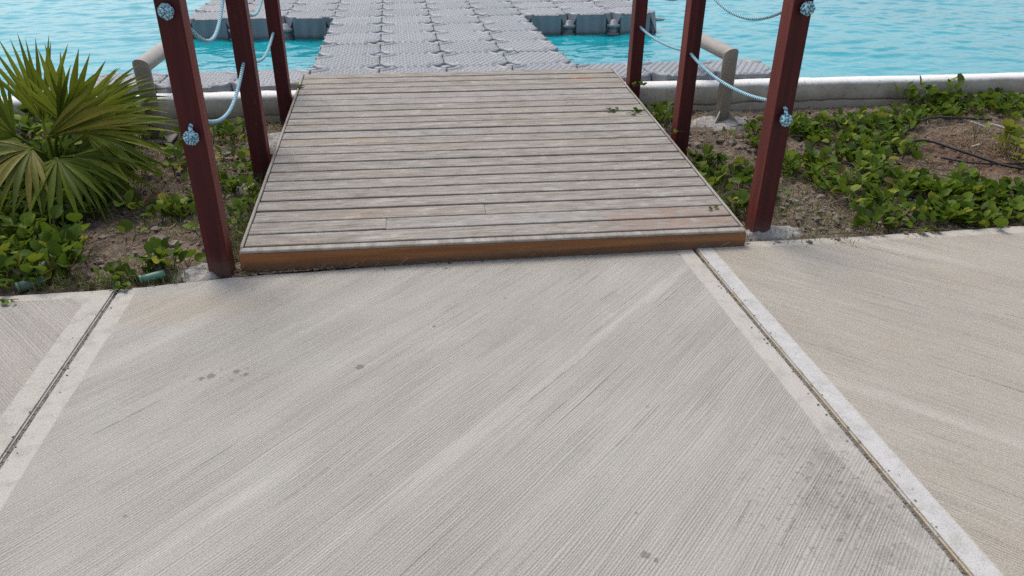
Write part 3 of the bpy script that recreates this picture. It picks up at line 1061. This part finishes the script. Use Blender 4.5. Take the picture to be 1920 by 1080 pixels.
# ------------------------------------------------------------------ steel rails
def rail(x, y, label, yend):
    root = thing('steel_rail', (x, y, 0.05), label, 'rail', 'steel rails over the coping wall')
    z0, zt = -0.02, 0.498
    rr = 0.049
    V, F, _ = tube([(x, y, z0), (x, y, zt), (x, y + 0.055, zt)], rr, 24)
    n = 24
    V2, F2 = V[:2 * n], [f for f in F if all(i < 2 * n for i in f)]
    add('upright', V2, F2, M_RAIL, root, smooth=True)
    V, F, _ = tube([(x, y, zt - 0.05), (x, y, zt), (x, yend, zt), (x, yend, zt - 0.05)], rr, 24)
    V2 = V[n:3 * n]
    F2 = [tuple(i - n for i in f) for f in F if all(n <= i < 3 * n for i in f)]
    add('crossbar', V2, F2, M_RAIL, root, smooth=True)
    V, F, _ = tube([(x, yend - 0.05, zt), (x, yend, zt), (x, yend, -0.3)], rr, 24)
    V2 = V[n:]
    F2 = [tuple(i - n for i in f) for f in F if all(i >= n for i in f)]
    add('far_leg', V2, F2, M_RAIL, root, smooth=True)
    zb = sz(x, y) + 0.02
    V, F = box(x - 0.11, x + 0.11, y - 0.11, y + 0.11, zb, zb + 0.012, 0.003)
    add('base_plate', V, F, M_RAIL, root)
    for k in range(4):
        a = k * math.pi / 2 + math.pi / 4
        ca, sa = math.cos(a), math.sin(a)
        px, py = -sa * 0.004, ca * 0.004
        pts = []
        for sgn in (-1, 1):
            for (d, h) in ((0.045, 0.0125), (0.125, 0.0125), (0.045, 0.085)):
                pts.append((x + ca * d + sgn * px, y + sa * d + sgn * py, zb + h))
        add('gusset', pts, [(0, 2, 1), (3, 4, 5), (0, 1, 4, 3), (1, 2, 5, 4), (2, 0, 3, 5)], M_RAIL, root)
    return root


rail(2.21, 4.90, 'beige steel rail standing in cement behind the right-hand posts', 5.60)
rail(-1.555, 4.90, 'beige steel rail behind the fan palm, bent over the wall', 5.60)


# ------------------------------------------------------------------ cement spilled round the feet
def footing(cx, cy, rx, ry, h, label, seed):
    n = 30
    V = [(cx, cy, sz(cx, cy) + h + 0.012)]
    F = []
    rings = 7
    for i in range(1, rings + 1):
        t = i / rings
        for k in range(n):
            a = 2 * math.pi * k / n
            w = 1 + 0.28 * float(vnoise(np.array([math.cos(a) * 2 + seed]), np.array([math.sin(a) * 2.0]), 31)[0])
            x, y = cx + rx * t * w * math.cos(a), cy + ry * t * w * math.sin(a)
            z = sz(x, y) + (h + 0.012) * (1 - t ** 3) - 0.02 * t ** 4
            z += 0.008 * float(vnoise(np.array([x * 22]), np.array([y * 22]), 33)[0]) + 0.005 * float(vnoise(np.array([x * 60]), np.array([y * 60]), 34)[0])
            V.append((x, y, z))
    for k in range(n):
        F.append((0, 1 + k, 1 + (k + 1) % n))
    for i in range(rings - 1):
        for k in range(n):
            a, b = 1 + i * n + k, 1 + i * n + (k + 1) % n
            F.append((a, a + n, b + n, b))
    o = add('cement_footing', V, F, M_CEMENT, smooth=True)
    return tag(o, label, 'footing', 'cement spills round the post feet')


footing(-0.90, 3.03, 0.13, 0.10, 0.022, 'crumbly white cement spill at the foot of the post beside the palm bed', 0)
footing(1.76, 3.13, 0.20, 0.085, 0.020, 'pale cement spill at the foot of the bright red right post', 3)
footing(-0.86, 4.04, 0.09, 0.12, 0.012, 'cement patch at the foot of the middle post on the palm side', 5)
footing(-0.80, 4.72, 0.16, 0.20, 0.020, 'pale cement patch between wall and ramp on the palm side', 7)
footing(2.22, 4.86, 0.30, 0.17, 0.018, 'broad whitish cement pad under the right steel rail', 9)
footing(1.83, 5.02, 0.14, 0.14, 0.020, 'small whitish cement patch behind the middle right post', 11)


# ------------------------------------------------------------------ plants: leaves
def leaf_np(L=0.06, W=0.05, fold=0.25, curl=0.18, notch=0.06, rows=5):
    """obovate leaf along +Y, base at the origin, normal +Z; 3 columns"""
    V = []
    for i in range(rows + 1):
        t = i / rows
        w = W * 0.5 * (math.sin(math.pi * min(1, t ** 0.8) * 0.92) ** 0.75 if t > 0 else 0.03)
        y = L * t
        z = -curl * L * t * t
        V.append((-w, y + (0.0 if i < rows else -notch * L * 0.0), z + fold * w))
        V.append((0, y - (notch * L if i == rows else 0), z))
        V.append((w, y, z + fold * w))
    F = []
    for i in range(rows):
        a = i * 3
        F += [(a, a + 1, a + 4, a + 3), (a + 1, a + 2, a + 5, a + 4)]
    return np.array(V), F


LEAFV = [leaf_np(1, 0.92, 0.30, 0.16), leaf_np(1, 0.80, 0.45, 0.26), leaf_np(1, 1.0, 0.16, 0.10), leaf_np(1, 0.7, 0.55, 0.05)]
LEAF_ME = [mesh_np('leaf', v, f, M_LEAF, smooth=True) for v, f in LEAFV]


def leaf_rot(az, pitch_, roll_):
    return Matrix.Rotation(az, 3, 'Z') @ Matrix.Rotation(pitch_, 3, 'X') @ Matrix.Rotation(roll_, 3, 'Y')


def shoot_leaves(x, y, size, n, hmax, lean=None):
    """leaves (variant, matrix, base, size) and petioles of one shoot"""
    z0 = sz(x, y)
    out, stems = [], []
    for k in range(n):
        az = random.random() * 2 * math.pi
        hh = z0 + 0.012 + hmax * random.random() ** 0.8
        d = 0.012 + 0.035 * random.random()
        bx, by = x - math.sin(az) * d, y + math.cos(az) * d
        pt = R(random.uniform(10, 72))
        if random.random() < 0.18:
            pt = R(random.uniform(60, 95))
        rl = R(random.gauss(0, 22))
        s = size * random.uniform(0.45, 1.2)
        out.append((random.randrange(4), leaf_rot(az, pt, rl), Vector((bx, by, hh)), s))
        stems.append(((x, y, z0), (bx, by, hh)))
    return out, stems


def creeper(loc, label, shoots, size, hmax, cap=300, nl=(3, 7), mat_me=None, runners=0, group='creeping ground cover plants'):
    root = thing('creeping_plant', (loc[0], loc[1], sz(*loc)), label, 'plant', group)
    leaves, stems = [], []
    for (x, y) in shoots:
        l, s = shoot_leaves(x, y, size, random.randint(*nl), hmax)
        leaves += l
        stems += s
    cam_p = Vector((0, 0, CAM_H))
    leaves.sort(key=lambda q: (q[2] - cam_p).length / q[3])
    for k, m3, b, s in leaves[:cap]:
        o = inst('leaf', (mat_me or LEAF_ME)[k], b, root, rot=m3.to_euler(), scale=s)
    rest = leaves[cap:]
    if rest:
        parts = []
        for k, m3, b, s in rest:
            v = LEAFV[k][0] * s @ np.array(m3).T + np.array(b)
            parts.append((v, LEAFV[k][1]))
        V, F = join(parts)
        o = add('foliage', V, F, M_LEAF, root, smooth=True)
        o['kind'] = 'stuff'
    parts = []
    for a, b in stems:
        a, b = Vector(a), Vector(b)
        v, f, _ = tube([a, a.lerp(b, 0.5) + Vector((0, 0, 0.008)), b], 0.0016, 3, cap=False, mitre=False)
        parts.append((v, f))
    for _ in range(runners):
        x, y = random.choice(shoots)
        az = random.random() * 6.28
        P = []
        for k in range(9):
            P.append((x, y, sz(x, y) + 0.012 + 0.02 * random.random()))
            az += random.gauss(0, 0.35)
            x, y = x + 0.07 * math.cos(az), min(max(y + 0.07 * math.sin(az), 3.03), 5.1)
            if -0.78 < x < 1.63:
                break
        if len(P) > 3:
            v, f, _u = tube(P, 0.0032, 4, cap=False, mitre=False)
            parts.append((v, f))
    V, F = join(parts)
    o = add('stems', V, F, M_STEM, root)
    o['kind'] = 'stuff'
    return root


def scatter(poly, dens, jitter_seed, hole=0.0):
    xs_, ys_ = [p[0] for p in poly], [p[1] for p in poly]
    x0, x1, y0, y1 = min(xs_), max(xs_), min(ys_), max(ys_)
    out = []
    for _ in range(int((x1 - x0) * (y1 - y0) * dens)):
        x, y = random.uniform(x0, x1), random.uniform(y0, y1)
        if inpoly(x, y, poly):
            nz = float(vnoise(np.array([x * 4.0]), np.array([y * 4.0]), jitter_seed)[0])
            if nz > hole - random.random() * 0.35:
                out.append((x, y))
    return out


POLY_R = [(2.30, 4.72), (2.6, 4.82), (3.11, 4.84), (3.50, 4.86), (3.75, 5.12), (4.22, 5.15), (4.95, 5.15), (4.23, 4.58), (4.1, 4.68), (3.64, 4.72), (3.29, 4.45), (3.15, 4.07), (3.18, 3.76), (3.24, 3.57), (3.36, 3.43), (3.6, 3.1), (2.96, 3.03), (2.46, 3.04), (2.33, 3.04), (2.17, 3.05), (2.28, 3.2), (2.25, 3.35), (2.30, 3.68), (2.12, 3.87), (2.2, 4.37)]
creeper((2.8, 3.9), 'broad green leafy creeper spreading over the right bed', scatter(POLY_R, 280, 41, -0.2), 0.056, 0.052, runners=80)
POLY_RS = [(1.62, 3.95), (1.71, 4.12), (1.85, 4.15), (2.0, 3.86), (1.9, 3.5), (1.68, 3.24), (1.62, 3.2), (1.60, 3.5)]
creeper((1.72, 3.6), 'narrow strip of green leaves squeezed between ramp and bright red post', scatter(POLY_RS, 220, 42, -0.4), 0.055, 0.07)
creeper((1.80, 4.85), 'small green leafy clump behind the ramp before the coping wall', scatter([(1.66, 4.6), (1.95, 4.95), (1.78, 5.1), (1.64, 4.95)], 190, 43, -0.8), 0.06, 0.08)
POLY_L = [(-2.7, 4.35), (-2.03, 4.2), (-1.66, 4.24), (-1.40, 4.01), (-1.40, 3.71), (-1.56, 3.65), (-1.52, 3.39), (-1.39, 3.15), (-1.46, 3.01), (-1.62, 2.93), (-2.2, 2.95), (-2.7, 3.2)]
creeper((-1.8, 3.6), 'thick green leafy creeper below the fan palm in the left bed', scatter(POLY_L, 270, 44, -0.6), 0.064, 0.075, runners=30)
creeper((-1.95, 4.45), 'green undergrowth crowding the stalks of the fan palm', scatter([(-2.7, 4.1), (-1.5, 4.0), (-1.4, 4.6), (-1.7, 5.0), (-2.7, 5.0)], 130, 46, -0.9), 0.07, 0.22)
creeper((-1.3, 4.35), 'dark green weeds between palm and coping wall, behind the left front post', [(-1.28 + random.gauss(0, .13), 4.45 + random.gauss(0, .2)) for _ in range(22)], 0.055, 0.08)
creeper((-1.15, 3.66), 'row of small green shoots across the soil left of the ramp', scatter([(-1.36, 3.60), (-1.0, 3.58), (-0.94, 3.72), (-1.3, 3.76)], 200, 45, -0.9), 0.05, 0.06)
creeper((-1.07, 3.07), 'bushy green weed behind the teal plastic tube', [(-1.09 + random.gauss(0, .05), 3.08 + random.gauss(0, .03)) for _ in range(9)], 0.055, 0.075, nl=(4, 7))
creeper((-1.23, 3.02), 'small green weed at the end of the left pavement joint', [(-1.22 + random.gauss(0, .025), 3.0 + random.gauss(0, .025)) for _ in range(5)], 0.045, 0.06)
creeper((-1.00, 4.10), 'green weeds on the rubble between the two nearest palm-side posts', [(-1.0 + random.gauss(0, .09), 4.0 + random.gauss(0, .2)) for _ in range(26)], 0.05, 0.06)
creeper((-1.05, 4.8), 'green tuft of leaves against the coping wall beside the palm', [(-1.1 + random.gauss(0, .10), 4.85 + random.gauss(0, .10)) for _ in range(14)], 0.05, 0.08)
creeper((-0.82, 3.75), 'leafy weeds along the palm side of the ramp', [(-0.80 + random.gauss(0, .03), 3.3 + 0.75 * random.random()) for _ in range(12)], 0.045, 0.06)
creeper((3.6, 5.1), 'tall green shoots climbing the coping wall on the right', [(3.95 + random.gauss(0, .22), 5.08 + random.gauss(0, .04)) for _ in range(16)], 0.075, 0.17, nl=(2, 4))
YME = [mesh_np('leaf', v, f, M_YLEAF, smooth=True) for v, f in LEAFV]
creeper((3.72, 3.95), 'yellow green shrub leaves at the far right edge of the bed', [(3.75 + random.gauss(0, .05), 3.95 + random.gauss(0, .14)) for _ in range(14)], 0.075, 0.14, mat_me=YME)
for (x, y, lab) in ((-1.30, 3.36, 'single young shoot with two leaves in the bare left soil'), (-0.98, 3.38, 'tiny green seedling near the left front post'), (1.95, 3.55, 'little green seedling on the stony soil right of the bright red post'), (2.05, 4.45, 'small dark green weed on the brown clods before the steel rail')):
    creeper((x, y), lab, [(x, y), (x + 0.02, y + 0.01)], 0.05, 0.06, nl=(2, 4))

# ------------------------------------------------------------------ fan palm
PB = Vector((-1.86, 4.12, 0.0))
palm = thing('fan_palm', (PB.x, PB.y, sz(PB.x, PB.y)), 'young fan palm with spiky green fronds in the left bed', 'palm')


def leaflet(base, d, nrm, L, w, droop, twist):
    side = d.cross(nrm).normalized()
    rows = 7
    V, F = [], []
    for i in range(rows + 1):
        t = i / rows
        c = base + d * (L * t) + Vector((0, 0, -1)) * (droop * L * t ** 2.4)
        ww = w * (0.10 + 0.90 * min(1, t / 0.50)) if t < 0.50 else w * max(0.0, (1 - ((t - 0.50) / 0.50) ** 1.3))
        ww = max(ww, 0.0006) * 0.5
        s2 = (side * math.cos(twist * t) + nrm * math.sin(twist * t))
        V += [c - s2 * ww + nrm * ww * 0.55, c, c + s2 * ww + nrm * ww * 0.55]
    for i in range(rows):
        a = i * 3
        F += [(a, a + 1, a + 4, a + 3), (a + 1, a + 2, a + 5, a + 4)]
    return [v[:] for v in V], F


def frond(hub, d, nrm, spread, L, n, droop, mat, wk=1.0):
    hub, d, nrm = Vector(hub), Vector(d).normalized(), Vector(nrm)
    nrm = (nrm - d * nrm.dot(d)).normalized()
    s = nrm.cross(d).normalized()
    crown = PB + Vector((random.gauss(0, .02), random.gauss(0, .02), 0.10))
    midp = crown.lerp(hub, 0.55) + Vector((0, 0, 0.04))
    V, F, _ = tube([PB + Vector((0, 0, 0.01)), crown, midp, hub, hub + d * 0.06], [0.02, 0.014, 0.008, 0.007, 0.003], 6)
    fr = add('frond', V, F, M_PALM, palm, smooth=True)
    for k in range(n):
        a = R(spread) * (2 * (k + 0.5) / n - 1)
        a += random.gauss(0, 0.02)
        dd = d * math.cos(a) + s * math.sin(a)
        dd = (dd + nrm * (0.10 * math.cos(a) + random.gauss(0, 0.03))).normalized()
        ln = L * (1.0 - 0.30 * abs(a / R(max(spread, 60))) ** 2) * random.uniform(0.92, 1.06)
        w = 2 * ln * 0.54 * math.tan(R(spread) / n) * 1.10 * wk
        V, F = leaflet(hub, dd, nrm, ln, min(w, 0.070), droop * random.uniform(0.6, 1.5), random.gauss(0, 0.35))
        add('leaflet', V, F, mat, fr, smooth=True, origin=hub)


CAMV = Vector((0.40, -0.86, 0.30))
frond((-1.74, 4.14, 0.35), (0.45, 0.05, 0.90), CAMV, 68, 0.46, 17, 0.05, M_PALM)
frond((-1.93, 4.30, 0.34), (-0.05, 0.10, 1.0), CAMV + Vector((0.5, 0, 0)), 36, 0.47, 12, 0.03, M_PALM)
frond((-2.02, 4.16, 0.30), (-0.75, 0.0, 0.60), CAMV, 56, 0.46, 18, 0.08, M_PALM)
frond((-1.62, 4.02, 0.34), (1.0, -0.05, 0.10), Vector((0.1, -0.45, 0.9)), 60, 0.50, 16, 0.20, M_PALM)
frond((-1.64, 4.20, 0.40), (0.92, 0.25, 0.32), Vector((-0.2, -0.6, 0.8)), 55, 0.46, 18, 0.18, M_PALM)
frond((-1.80, 3.82, 0.33), (-0.45, -0.55, -0.05), Vector((0.1, -0.5, 0.9)), 80, 0.40, 18, 0.40, M_PALMDRY)
frond((-1.68, 3.78, 0.29), (0.15, -0.55, -0.35), Vector((0.1, -0.7, 0.75)), 78, 0.36, 17, 0.25, M_PALM)
frond((-1.76, 3.92, 0.36), (0.82, -0.28, 0.30), Vector((0.1, 0.75, 0.65)), 26, 0.56, 10, 0.12, M_PALMDRY)
frond((-2.10, 4.00, 0.33), (-0.9, -0.25, 0.2), Vector((-0.1, -0.5, 0.9)), 65, 0.45, 20, 0.20, M_PALM)
frond((-1.70, 4.05, 0.24), (0.9, -0.1, -0.02), Vector((0.0, -0.7, 0.7)), 62, 0.50, 16, 0.24, M_PALM)
frond((-1.78, 4.10, 0.34), (0.75, -0.1, 0.50), CAMV, 40, 0.52, 14, 0.12, M_PALM)
frond((-1.66, 3.90, 0.26), (0.75, -0.45, -0.12), Vector((0.1, -0.6, 0.8)), 60, 0.42, 20, 0.25, M_PALM)

# ------------------------------------------------------------------ loose things in the beds
def lying_tube(a, b, r, label, mat):
    root = thing('plastic_tube', a, label, 'tube', 'green plastic tubes beside the pavement')
    a, b = Vector(a), Vector(b)
    d = (b - a).normalized()
    n = 16
    V, F, _ = tube([a, a.lerp(b, 0.25), a.lerp(b, 0.75), b - d * 0.004, b], [r, r, r * 1.02, r * 1.02, r * 0.9], n, cap=True)
    add('barrel', V, F, mat, root, smooth=True)
    V, F, _ = tube([a - d * 0.010, a - d * 0.0005], [r * 1.1, r * 1.12], n, cap=True)
    add('collar', V, F, mat, root)
    return root


lying_tube((-1.12, 2.955, 0.018), (-1.035, 2.985, 0.026), 0.017, 'teal green plastic tube lying at the pavement edge by a bushy weed', M_GREEN)
lying_tube((-1.575, 3.035, 0.015), (-1.525, 3.135, 0.060), 0.020, 'dull green plastic tube propped up among the left creeper', M_GREEN2)
lying_tube((-1.60, 2.955, 0.012), (-1.515, 3.005, 0.022), 0.022, 'dark green plastic tube half sunk in soil below the left creeper', M_GREEN2)


def hose(pts, r, label, name='irrigation_hose', cat='hose', mat=None, grp='hoses in the right bed'):
    P = [Vector(p) for p in pts]
    Q = []
    for i in range(len(P) - 1):
        p0, p1, p2, p3 = P[max(i - 1, 0)], P[i], P[i + 1], P[min(i + 2, len(P) - 1)]
        for k in range(8):
            t = k / 8
            Q.append(0.5 * ((2 * p1) + (p2 - p0) * t + (2 * p0 - 5 * p1 + 4 * p2 - p3) * t * t + (3 * p1 - p0 - 3 * p2 + p3) * t ** 3))
    Q.append(P[-1])
    V, F, _ = tube(Q, r, 8, mitre=False)
    return tag(add(name, V, F, mat or M_HOSE, smooth=True), label, cat, grp)


g = lambda x, y, h: (x, y, sz(x, y) + h)
hose([g(3.05, 4.22, .02), g(3.3, 4.25, .05), g(3.45, 4.06, .045), g(3.62, 3.84, .035), g(3.85, 3.6, .02), g(4.2, 3.3, .01)], 0.009, 'black irrigation hose curving down across the reddish soil')
hose([g(3.25, 3.98, .02), g(3.45, 3.93, .022), g(3.75, 3.86, .02), g(4.1, 3.83, .02)], 0.006, 'thin black drip line lying straight on the reddish soil')
hose([g(3.35, 4.52, .02), g(3.6, 4.62, .045), g(3.85, 4.68, .04), g(4.15, 4.70, .02)], 0.009, 'black irrigation hose at the back of the reddish soil')
hose([g(3.84, 4.52, .05), g(3.92, 4.47, .035), g(3.99, 4.50, .06), g(4.06, 4.44, .05), g(4.10, 4.34, .02)], 0.008, 'bleached crooked stick lying on the reddish soil', 'bleached_stick', 'stick', M_WHITE, 'loose sticks')
hose([g(3.60, 4.17, .02), g(3.63, 4.14, .05)], 0.006, 'short white stick poking from the reddish soil', 'bleached_stick', 'stick', M_WHITE, 'loose sticks')

# dead brown frond piece on the left soil
parts = []
for k in range(7):
    a = Vector(g(-1.36 + 0.01 * k, 3.80 + 0.012 * k, 0.02))
    d = Vector((0.10 + random.gauss(0, .05), 0.26 + random.gauss(0, .06), 0.05 + random.gauss(0, .05))).normalized()
    V, F = leaflet(a, d, Vector((0, -0.4, 0.9)), 0.22 * random.uniform(.5, 1), 0.028, 0.1, random.gauss(0, .8))
    parts.append((V, F))
V, F = join(parts)
tag(add('dead_frond', V, F, M_DEAD, smooth=True), 'curled brown dead frond piece on the soil behind the left front post', 'dead leaf')


# sprigs and litter on the boards and paving
def sprig(x, y, z, n, size, label, mat_me=None, name='leaf_sprig', flat=True):
    root = thing(name, (x, y, z), label, 'sprig', 'stray green sprigs')
    V, F, _ = tube([(x - size, y - size * .4, z + .004), (x, y, z + .012), (x + size, y + size * .3, z + .005)], 0.0018, 4)
    add('stalk', V, F, M_STEM, root)
    for k in range(n):
        az = random.random() * 6.28
        m3 = leaf_rot(az, R(random.uniform(5, 45)), R(random.gauss(0, 25)))
        inst('leaf', (mat_me or LEAF_ME)[random.randrange(4)], (x + random.uniform(-size, size) * .8, y + random.uniform(-size, size) * .4, z + 0.008), root, rot=m3.to_euler(), scale=size * random.uniform(.5, .9))


def rz_(x, y):
    u = (x - A.x) / (B.x - A.x)
    v = (y - A.y) / (D.y - A.y)
    return rp(min(max(u, 0), 1), min(max(v, 0), 1)).z


sprig(1.33, 4.58, rz_(1.33, 4.58), 5, 0.042, 'small green sprig lying on the ramp boards, nearer the ramp centre')
sprig(1.45, 4.54, rz_(1.45, 4.54), 6, 0.05, 'larger green sprig lying on the ramp boards beside the right trim')
sprig(-0.69, 5.20, rz_(-0.66, 5.2), 5, 0.05, 'green sprig hanging over the ramp edge at the back left post')
sprig(1.63, 5.03, 0.27, 4, 0.05, 'pale sprig at the foot of the back right post')
sprig(1.62, 4.18, 0.19, 4, 0.045, 'pale sprig at the foot of the middle right post')
sprig(-1.60, 2.845, 0.004, 4, 0.035, 'wilted sprig lying on the left pavement slab')
sprig(-1.19, 2.895, 0.006, 9, 0.04, 'green weed sprouting over the left pavement joint')
sprig(1.47, 3.20, rz_(1.47, 3.2), 3, 0.03, 'tiny green sprig on the ramp front boards by the bright red post')


# ------------------------------------------------------------------ gravel, straw, grass: nobody could count them
SKIP = [(-0.80, 1.62)]


def in_bed(x, y):
    return not (-0.75 < x < 1.60)


parts = []
for i in range(11000):
    x, y = rng.uniform(-2.4, 4.6), 2.98 + 2.2 * rng.random() ** 1.3
    if not in_bed(x, y):
        continue
    s = 0.003 + 0.013 * rng.random() ** 3.2
    if 1.7 < x < 2.4 and y < 4.7 and rng.random() < .5:
        s *= 1.35
    parts.append(rock(x, y, sz(x, y) + s * 0.25, s))
for i in range(260):                               # clods near the rail and the middle posts
    cx, cy = random.choice([(2.05, 4.45), (-0.98, 4.2), (-1.0, 3.45), (2.0, 3.35)])
    x, y = rng.normal(cx, 0.16), rng.normal(cy, 0.17)
    if in_bed(x, y) and 3.0 < y < 5.1:
        s = 0.010 + 0.022 * rng.random() ** 2
        parts.append(rock(x, y, sz(x, y) + s * 0.3, s))
V, F = join(parts)
tag(add('gravel', V, F, M_STONE), 'loose gravel and soil clods scattered over the beds', 'gravel', kind='stuff')


def blades(n, region, L, mat, name, label, cat, lie, w=0.0022):
    parts = []
    for i in range(n):
        x, y = region()
        if not (2.93 < y < 5.15):
            continue
        z = sz(x, y) + 0.006
        az = rng.random() * 6.28
        el = R(rng.uniform(0, 20)) if rng.random() < lie else R(rng.uniform(35, 88))
        l = L * rng.uniform(0.4, 1.2)
        d = Vector((math.cos(az) * math.cos(el), math.sin(az) * math.cos(el), math.sin(el)))
        s = Vector((-math.sin(az), math.cos(az), 0)) * w
        b = Vector((x, y, z))
        m_ = b + d * l * 0.55
        t = b + d * l - Vector((0, 0, 0.25 * l * math.sin(el)))
        parts.append(([(b - s)[:], (b + s)[:], (m_ + s * .8)[:], (m_ - s * .8)[:], t[:]], [(0, 1, 2, 3), (3, 2, 4)]))
    V, F = join(parts)
    tag(add(name, V, F, mat), label, cat, kind='stuff')


def reg_bed():
    while True:
        x, y = rng.uniform(-2.2, 4.4), 2.97 + 2.1 * rng.random()
        if in_bed(x, y):
            return x, y


def reg_grass():
    k = rng.random()
    if k < 0.34:
        return rng.normal(-0.79, 0.035), rng.uniform(3.15, 4.15)
    if k < 0.5:
        return rng.normal(1.68, 0.06), rng.uniform(3.25, 4.1)
    if k < 0.64:
        return rng.normal(2.0, 0.17), rng.normal(3.35, 0.22)
    if k < 0.78:
        return rng.uniform(-1.55, -0.95), rng.normal(2.985, 0.03)
    if k < 0.86:
        return rng.normal(-1.1, 0.14), rng.normal(3.55, 0.1)
    if k < 0.93:
        return rng.normal(1.85, 0.15), rng.normal(4.0, 0.15)
    return rng.normal(-1.05, 0.2), rng.normal(5.05, 0.06)


blades(8000, reg_bed, 0.06, M_STRAW, 'dry_straw', 'dry straw and dead stalks lying on the soil', 'straw', 0.8, 0.0016)
blades(4200, reg_grass, 0.075, M_GRASS, 'thin_grass', 'thin yellowing grass along the ramp sides and pavement edge', 'grass', 0.25, 0.0018)
blades(500, lambda: (rng.normal(3.72, 0.12), rng.normal(4.2, 0.12)), 0.10, M_STRAW, 'straw_heap', 'patch of dry straw on the reddish soil', 'straw', 0.7, 0.0016)

# dirt and dead stalks packed along the foot of the fascia
parts = []
for i in range(900):
    x = rng.uniform(-0.75, 1.6)
    y = 3.018 - abs(rng.normal(0, 0.016)) - 0.012 * (x - 0.4) * 0 + 0.0
    yy = min(y, edge_line(x) + 0.012)
    if rng.random() > 0.35 + 0.65 * max(0.0, 1 - (x + 0.75) / 1.0):
        continue
    parts.append(rock(x, yy, 0.002, 0.002 + 0.007 * rng.random() ** 2.5))
V, F = join(parts)
tag(add('swept_dirt', V, F, M_STONE), 'line of dirt swept against the ramp fascia', 'dirt', kind='stuff')
parts = []
for i in range(260):
    x = -0.74 + 2.25 * rng.random() ** 1.6
    b = Vector((x, 3.005 - abs(rng.normal(0, 0.012)), 0.006))
    az = rng.random() * 6.28
    el = R(abs(rng.normal(12, 18)))
    l = rng.uniform(0.02, 0.075)
    d = Vector((math.cos(az) * math.cos(el), -abs(math.sin(az)) * 0.5 * math.cos(el), math.sin(el)))
    s = Vector((-math.sin(az), math.cos(az), 0.3)) * 0.0013
    e_ = b + d * l
    e_.y = min(e_.y, 2.99)
    parts.append(([(b - s)[:], (b + s)[:], (e_ + s)[:], (e_ - s)[:]], [(0, 1, 2, 3)]))
V, F = join(parts)
tag(add('dead_stalks', V, F, M_STRAW), 'dead brown stalks caught along the foot of the fascia', 'stalks', kind='stuff')
